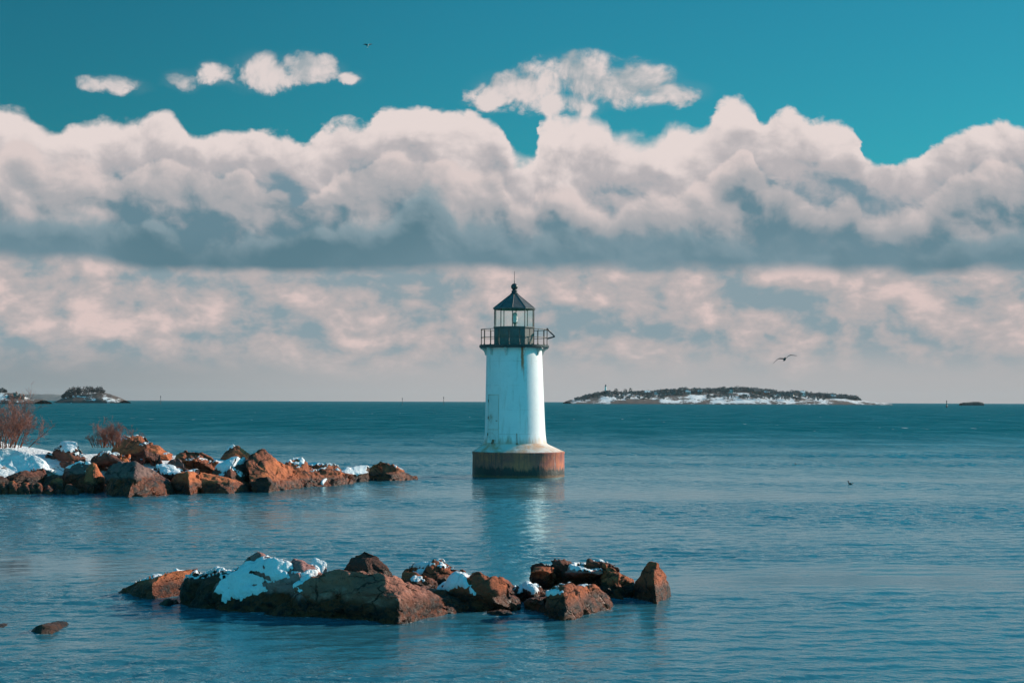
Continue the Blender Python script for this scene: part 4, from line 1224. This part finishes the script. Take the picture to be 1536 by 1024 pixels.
trees_along(wd, tp, BI - 60, BI + 160, 800, ih, rnd, (3.0, 5.5), 55, 1.3)
def clear(px, Yd):
    z = noise.noise(Vector((px * 0.03, Yd * 0.01, 2)))
    return z > 0.05
trees_along(wd, [(870, 597), (900, 594), (980, 594.5), (1040, 593), (1100, 591), (1180, 594), (1285, 598)], BI - 190, BI - 60, 300, ih, rnd, (2.4, 4.2), 45, 1.1, gapf=clear)
o = wd.build("woodland", M_WOOD); tag(o, kind="stuff")
def lone_tree(label, px, py_top, Yd, r, mat=M_PINE, group=None):
    q = at(px, py_top, Yd); zg = ih(q.x, Yd)
    root = empty("tree", (q.x, Yd, zg)); tag(root, label, "tree", group)
    hh = q.z - zg
    mb = MB(); crown(mb, (0, 0, hh * .62), r, hh * .40, rnd, 130, 1.0); mb.build("crown", mat, root)
    MB().tube([(0, 0, -.6), (0, 0, hh * .6)], [0.45, 0.2], 5).build("trunk", M_TRUNK, root)
lone_tree("round topped tree right of the far white lighthouse on the island skyline", 924, 582, BI + 15, 3.6)
lone_tree("wide flat topped tree between the two round trees on the island skyline", 938, 583.3, BI + 15, 4.2)
lone_tree("tallest round tree of three right of the far white lighthouse", 946, 581.5, BI + 15, 3.3)
M_WHITE = simple("white_house_paint", (0.80, 0.78, 0.75), 0.6, 0.06, 0.2)
M_GREYW = simple("grey_shingle", (0.33, 0.30, 0.28), 0.8, 0.15, 0.3)
M_BRICK = simple("red_brown_wall", (0.32, 0.13, 0.085), 0.8, 0.15, 0.3)
M_HROOF = simple("dark_house_roof", (0.10, 0.095, 0.095), 0.8, 0.2, 0.3)
M_SROOF = simple("snowy_house_roof", (0.82, 0.84, 0.85), 0.7, 0.05, 0.3)
M_WIN = simple("dark_window", (0.03, 0.04, 0.05), 0.2, 0.1, 1.0)
def house(label, px, py_base, Yd, wdt, hgt, mat, roofm, hf=None, rz=0.0, group="houses on the far island", cat="house"):
    g = at(px, py_base, Yd)
    zg = (hf or ih)(g.x, Yd) - 0.3
    root = empty("house", (g.x, Yd, zg)); root.rotation_euler.z = rz; tag(root, label, cat, group)
    d = wdt * 0.8
    MB().box((0, 0, hgt / 2), (wdt, d, hgt)).build("wall", mat, root)
    e = 0.5; rh = d * 0.42
    vs = [(-wdt / 2 - e, -d / 2 - e, hgt), (wdt / 2 + e, -d / 2 - e, hgt), (wdt / 2 + e, d / 2 + e, hgt), (-wdt / 2 - e, d / 2 + e, hgt), (-wdt / 2 - e, 0, hgt + rh), (wdt / 2 + e, 0, hgt + rh)]
    vs = [(x, y, z + 0.02) for x, y, z in vs]
    rf = MB().add(vs, [(0, 1, 5, 4), (2, 3, 4, 5), (0, 4, 3), (1, 2, 5), (3, 2, 1, 0)]).build("roof", roofm, root)
    MB().box((wdt * .25, 0.2, hgt + rh + 0.3), (0.9, 0.9, 1.8)).build("chimney", M_BRICK, rf)
    nwin = max(2, int(wdt / 3))
    for i in range(nwin):
        MB().box((-wdt / 2 + wdt * (i + .5) / nwin, -d / 2 - 0.02, hgt * .55), (1.1, 0.1, 1.5)).build("window", M_WIN, root)
HS = [("white house beside the far lighthouse on the island crest", 913.5, 588, 0, 7, 3.6, M_WHITE, M_HROOF),
      ("grey house at the left edge of the island snowfield", 971, 592, -20, 9, 4.5, M_GREYW, M_SROOF),
      ("white house high on the left part of the island snowfield", 985, 589, 0, 8, 5, M_WHITE, M_HROOF),
      ("white house among trees above the wide island snowfield", 1002, 588, 0, 9, 5, M_WHITE, M_SROOF),
      ("dark roofed house in the middle of the island snowfield", 1013, 591, -25, 11, 5, M_GREYW, M_HROOF),
      ("tall white house at the right end of the wide island snowfield", 1022, 590, -10, 8, 6.5, M_WHITE, M_HROOF),
      ("white cottage low at the right end of the wide snowfield", 1032, 594, -45, 8, 4.5, M_WHITE, M_SROOF),
      ("small grey cottage near the island's middle shore", 1050, 595, -55, 7, 4, M_GREYW, M_SROOF),
      ("white house under the highest woods of the island", 1097, 592, -30, 8, 6.5, M_WHITE, M_HROOF),
      ("long red brown house above the reddish island shore", 1136, 594, -45, 15, 5.5, M_BRICK, M_HROOF),
      ("smaller red brown house beside the long one on the island", 1150, 594, -40, 9, 5, M_BRICK, M_SROOF),
      ("white house right of the red brown island houses", 1168, 594, -35, 8, 5, M_WHITE, M_HROOF),
      ("white house with a tall gable right of the island's middle", 1187, 594, -40, 8, 7, M_WHITE, M_HROOF),
      ("white house beside the tall gabled one toward the island's right end", 1204, 594.5, -40, 8, 6.5, M_WHITE, M_SROOF),
      ("grey house at the wood's edge toward the island's right end", 1249, 596, -35, 9, 4.5, M_GREYW, M_SROOF),
      ("last white house near the right tip of the island", 1268, 598, -30, 7, 4, M_WHITE, M_HROOF)]
for i, (lb, px, py, dy, wdt, hgt, mt, rf) in enumerate(HS):
    house(lb, px, py, BI + dy, wdt, hgt, mt, rf, rz=R((-20, 15, 5, -10)[i % 4]))
# far lighthouse on the island
q = at(908.5, 588, BI + 5)
fl_root = empty("lighthouse", (q.x, BI + 5, ih(q.x, BI + 5) - .4)); tag(fl_root, "tiny white lighthouse tower far off on the island skyline", "lighthouse")
zt = at(908.5, 576.3, BI + 5).z - fl_root.location.z
o = MB().lathe([(2.3, 0), (1.5, zt - 3.4)], 20, cap_t=True).build("tower", M_WHITE, fl_root)
MB().lathe([(2.1, zt - 3.4), (2.1, zt - 3.0), (1.15, zt - 2.95), (1.15, zt - 1.3), (1.5, zt - 1.25), (0.2, zt - .2), (0.02, zt)], 14, cap_b=True).build("lantern_room", M_HROOF, fl_root)

# the small wooded islet, 2 km off on the left
SI = 2000.0
gp = [(90, 600.5), (96, 597), (104, 593.5), (115, 591), (140, 590), (155, 589), (163, 590), (172, 593.5), (180, 597.5), (186, 600.5)]
islet, ih2 = island("islet", gp, SI, 70, M_ISL2, 130, 26)
wd = MB()
trees_along(wd, [(98, 589), (103, 583), (110, 580.5), (122, 581), (133, 580), (143, 580.5), (153, 581), (156, 587)], SI - 8, SI + 22, 75, ih2, rnd, (1.9, 3.2), 42, 0.8)
trees_along(wd, [(92, 597), (100, 592), (110, 590)], SI - 20, SI + 5, 20, ih2, rnd, (1.4, 2.2), 60, 0.7)
o = wd.build("woodland", simple("islet_tree_crown", (0.085, 0.070, 0.068), 0.95, 0.35, 0.1)); tag(o, kind="stuff")

# headland with waterside houses at the far left edge, and a faint shore beyond
HI = 1500.0
gp = [(-90, 590), (-30, 589), (5, 589), (20, 590.5), (32, 594), (42, 597), (58, 599), (64, 600.4)]
hd, ih3 = island("headland", gp, HI, 60, M_ISL2, 120, 24)
wd = MB()
trees_along(wd, [(-60, 584), (-20, 583), (0, 581), (6, 583), (10, 588)], HI, HI + 20, 60, ih3, rnd, (1.4, 2.4), 70, 0.7)
o = wd.build("woodland", M_WOOD); tag(o, kind="stuff")
for i, (lb, px, dy) in enumerate([("brown waterside house left in the row on the far left headland", 23, -12), ("brown waterside house in the middle of the far left row", 28.5, -14), ("brown waterside house right in the row on the far left headland", 34, -12)]):
    house(lb, px, 597, HI + dy, 3.2, 2.3, M_GREYW if i != 1 else M_BRICK, M_HROOF, ih3, 0, "waterside houses on the far left headland")
gp = [(-80, 592), (20, 590.5), (40, 590.8), (70, 591), (90, 592), (110, 592), (135, 594), (150, 600.5)]
fs_, _ = island("far_shore", gp, 5200.0, 300, simple("far_wooded_shore", (0.16, 0.17, 0.17), 0.95, 0.2, 0.01), 120, 10)

# low rock ledge with a ruin on the right horizon
gp = [(1441, 603.9), (1446, 602.6), (1452, 602.3), (1468, 602.3), (1474, 604)]
lg, ih4 = island("ledge", gp, 2500.0, 20, simple("dark_ledge", (0.06, 0.055, 0.05), 0.9, 0.3, 0.3), 60, 10)
q0 = at(1459, 603, 2500.0)
mb = MB(); rt = empty("ruined_fort", (q0.x, 2500.0, 0)); tag(rt, "dark blocky ruin with an open arch on a low ledge at the right horizon", "ruin")
MB().box((-3.0, 0, 1.9), (5.0, 4, 3.8)).build("wall", M_HROOF, rt)
MB().box((1.8, 0, 2.2), (4.4, 4, 4.4)).build("wall", M_HROOF, rt)
MB().box((7.2, 0, 1.9), (1.3, 4, 3.8)).build("pillar", M_HROOF, rt)
MB().box((5.3, 0, 3.5), (2.5, 4, 0.7)).build("lintel", M_HROOF, rt)

# navigation marks on the horizon
def beacon(label, px, py_top, Yd, wdt, kind):
    q = at(px, py_top, Yd)
    r = empty("channel_marker", (q.x, Yd, 0)); tag(r, label, "marker", "channel markers near the horizon")
    z = q.z
    if kind == 'pole':
        MB().tube([(0, 0, -1), (0, 0, z)], [wdt * .5, wdt * .32], 8).build("pole", M_BLACK, r)
        MB().box((0, 0, z * .86), (wdt * 1.5, wdt * .4, z * .16)).build("daymark", M_BLACK, r)
    else:
        MB().lathe([(wdt * .7, -.5), (wdt * .7, z * .25), (wdt * .4, z * .4), (wdt * .3, z * .75)], 12, cap_t=True).build("float", M_BLACK, r)
        MB().lathe([(wdt * .45, z * .75), (wdt * .45, z * .9), (wdt * .1, z)], 10, cap_b=True).build("top_mark", M_BLACK, r)
beacon("thin dark marker pole between the wooded islet and the lighthouse", 241, 593, 1500, 0.45, 'pole')
beacon("shorter of two marker poles left of the lighthouse on the horizon", 603.5, 596.3, 1500, 0.45, 'pole')
beacon("taller of two marker poles left of the lighthouse on the horizon", 665.5, 594.6, 1500, 0.45, 'pole')
beacon("stubby dark buoy at the right horizon left of the ruin", 1420, 600, 1400, 0.9, 'buoy')

# ------------------------------------------------------------------ birds
M_GULLD = simple("grey_gull_feathers", (0.075, 0.080, 0.085), 0.8, 0.2, 8)
M_GULLW = simple("white_gull_feathers", (0.78, 0.80, 0.80), 0.8, 0.05, 8)
M_DUCK = simple("dark_duck_feathers", (0.04, 0.035, 0.035), 0.7, 0.2, 12)
def wing_strip(pts, chords, th=0.018):
    """pts: leading-edge joints, chords: chord length at each; wing lies towards +Y from the leading edge"""
    vs, fs = [], []
    for p, c in zip(pts, chords):
        p = Vector(p)
        vs += [p + Vector((0, 0, 0)), p + Vector((0, c * .35, th)), p + Vector((0, c, 0.0)), p + Vector((0, c * .35, -th * .4))]
    for i in range(len(pts) - 1):
        for k in range(4):
            k2 = (k + 1) % 4
            fs.append((i * 4 + k, i * 4 + k2, i * 4 + 4 + k2, i * 4 + 4 + k))
    fs += [(0, 1, 2, 3), tuple((len(pts) - 1) * 4 + k for k in (3, 2, 1, 0))]
    return vs, fs
def gull(label, loc, left, right, body, wing, rz=0.0, pitch=0.0, tail=True):
    """a gull flying towards -Y: one body mesh (head, bill, trunk, tail) with the two wings as children"""
    root = empty("gull", loc); root.rotation_euler = (pitch, 0, rz); tag(root, label, "gull", "gulls in the sky")
    st = [(-.30, .004, .0), (-.27, .012, .0), (-.25, .030, .006), (-.215, .042, .010), (-.17, .040, .006), (-.11, .062, 0), (0, .078, -.005), (.10, .062, -.002), (.19, .032, .004), (.24, .030, .006), (.33, .028, .008)]
    vs, fs = [], []
    n = 10
    for i, (y, r, z) in enumerate(st):
        for k in range(n):
            a = 2 * math.pi * k / n
            fx, fz = (1, 1) if y < .2 else ((2.3, .35) if y > .3 else (1.4, .6))
            vs.append((r * fx * math.cos(a), y, z + r * fz * math.sin(a)))
    for i in range(len(st) - 1):
        for k in range(n): fs.append((i * n + k, i * n + (k + 1) % n, (i + 1) * n + (k + 1) % n, (i + 1) * n + k))
    fs += [tuple(range(n)), tuple((len(st) - 1) * n + k for k in reversed(range(n)))]
    MB().add(vs, fs).build("body", body, root, True)
    for pts in (left, right):
        v, f = wing_strip(pts, [.20, .22, .19, .15, .09, .02][:len(pts)])
        MB().add(v, f).build("wing", wing, root, True)
    return root
q = at(1177, 538.5, 97)
gull("dark gull gliding with bent wings above the island", q,
     [(-.04, -.08, .03), (-.16, -.10, .035), (-.32, -.12, .03), (-.44, -.10, -.04), (-.56, -.05, -.15), (-.69, .03, -.27)],
     [(.04, -.08, .03), (.13, -.10, .10), (.24, -.12, .20), (.34, -.11, .235), (.50, -.05, .235), (.74, .04, .225)], M_GULLD, M_GULLD, pitch=R(-17))
q = at(552, 68.5, 190)
gull("small white bodied gull high above the left clouds", q,
     [(-.04, -.08, .03), (-.14, -.10, .08), (-.26, -.12, .13), (-.36, -.10, .14), (-.46, -.05, .12), (-.60, .03, .09)],
     [(.04, -.08, .03), (.14, -.10, .09), (.26, -.12, .17), (.38, -.11, .24), (.50, -.05, .29), (.62, .04, .32)], M_GULLW, M_GULLD, rz=R(25), pitch=R(-38))
def duck(label, px, py, k):
    g = ground(px, py)
    root = empty("duck", (g.x, g.y, 0)); root.rotation_euler.z = R(10); tag(root, label, "duck", "ducks on the open water"); root.scale = (k, k, k)
    st = [(-.20, .012, .10), (-.17, .05, .07), (-.08, .085, .05), (.04, .092, .05), (.13, .075, .055), (.20, .04, .10), (.24, .01, .13)]
    n = 12; vs, fs = [], []
    for (x, r, z) in st:
        for i in range(n):
            a = 2 * math.pi * i / n
            vs.append((x, r * math.cos(a), z + r * .75 * math.sin(a)))
    for j in range(len(st) - 1):
        for i in range(n): fs.append((j * n + i, j * n + (i + 1) % n, (j + 1) * n + (i + 1) % n, (j + 1) * n + i))
    fs += [tuple(range(n)), tuple((len(st) - 1) * n + i for i in reversed(range(n)))]
    mb = MB().add(vs, fs)
    mb.tube([(-.13, 0, .08), (-.165, 0, .16), (-.175, 0, .215), (-.19, 0, .24), (-.225, 0, .235), (-.27, 0, .222), (-.30, 0, .218)], [.045, .035, .04, .052, .045, .018, .008], 10)
    mb.build("body", M_DUCK, root, True)
    for s in (-1, 1):
        MB().lathe([(.001, -.04), (.03, -.02), (.034, 0), (.03, .02), (.001, .035)], 10, cx=.06, cy=s * .083).build("wing_patch", M_GULLW, root, True).location = (0, 0, .075)
duck("dark duck with a white flank floating right of the lighthouse", 1276, 726, 0.62)
duck("distant dark duck floating beyond the other one", 1195, 697, 0.5)

# ------------------------------------------------------------------ thin sea haze
def build_haze():
    m = bpy.data.materials.new("haze"); m.use_nodes = True
    n = m.node_tree.nodes; n.clear()
    out = n.new('ShaderNodeOutputMaterial'); v = n.new('ShaderNodeVolumePrincipled')
    v.inputs['Color'].default_value = (0.80, 0.90, 0.95, 1)
    v.inputs['Density'].default_value = 2.0e-5
    v.inputs['Anisotropy'].default_value = 0.0
    m.node_tree.links.new(v.outputs[0], out.inputs['Volume'])
    E = 9600.0
    o = MB().box((0, 0, 30.0), (2 * E, 2 * E, 64.0)).build("haze", m)
    tag(o, kind="stuff")
build_haze()
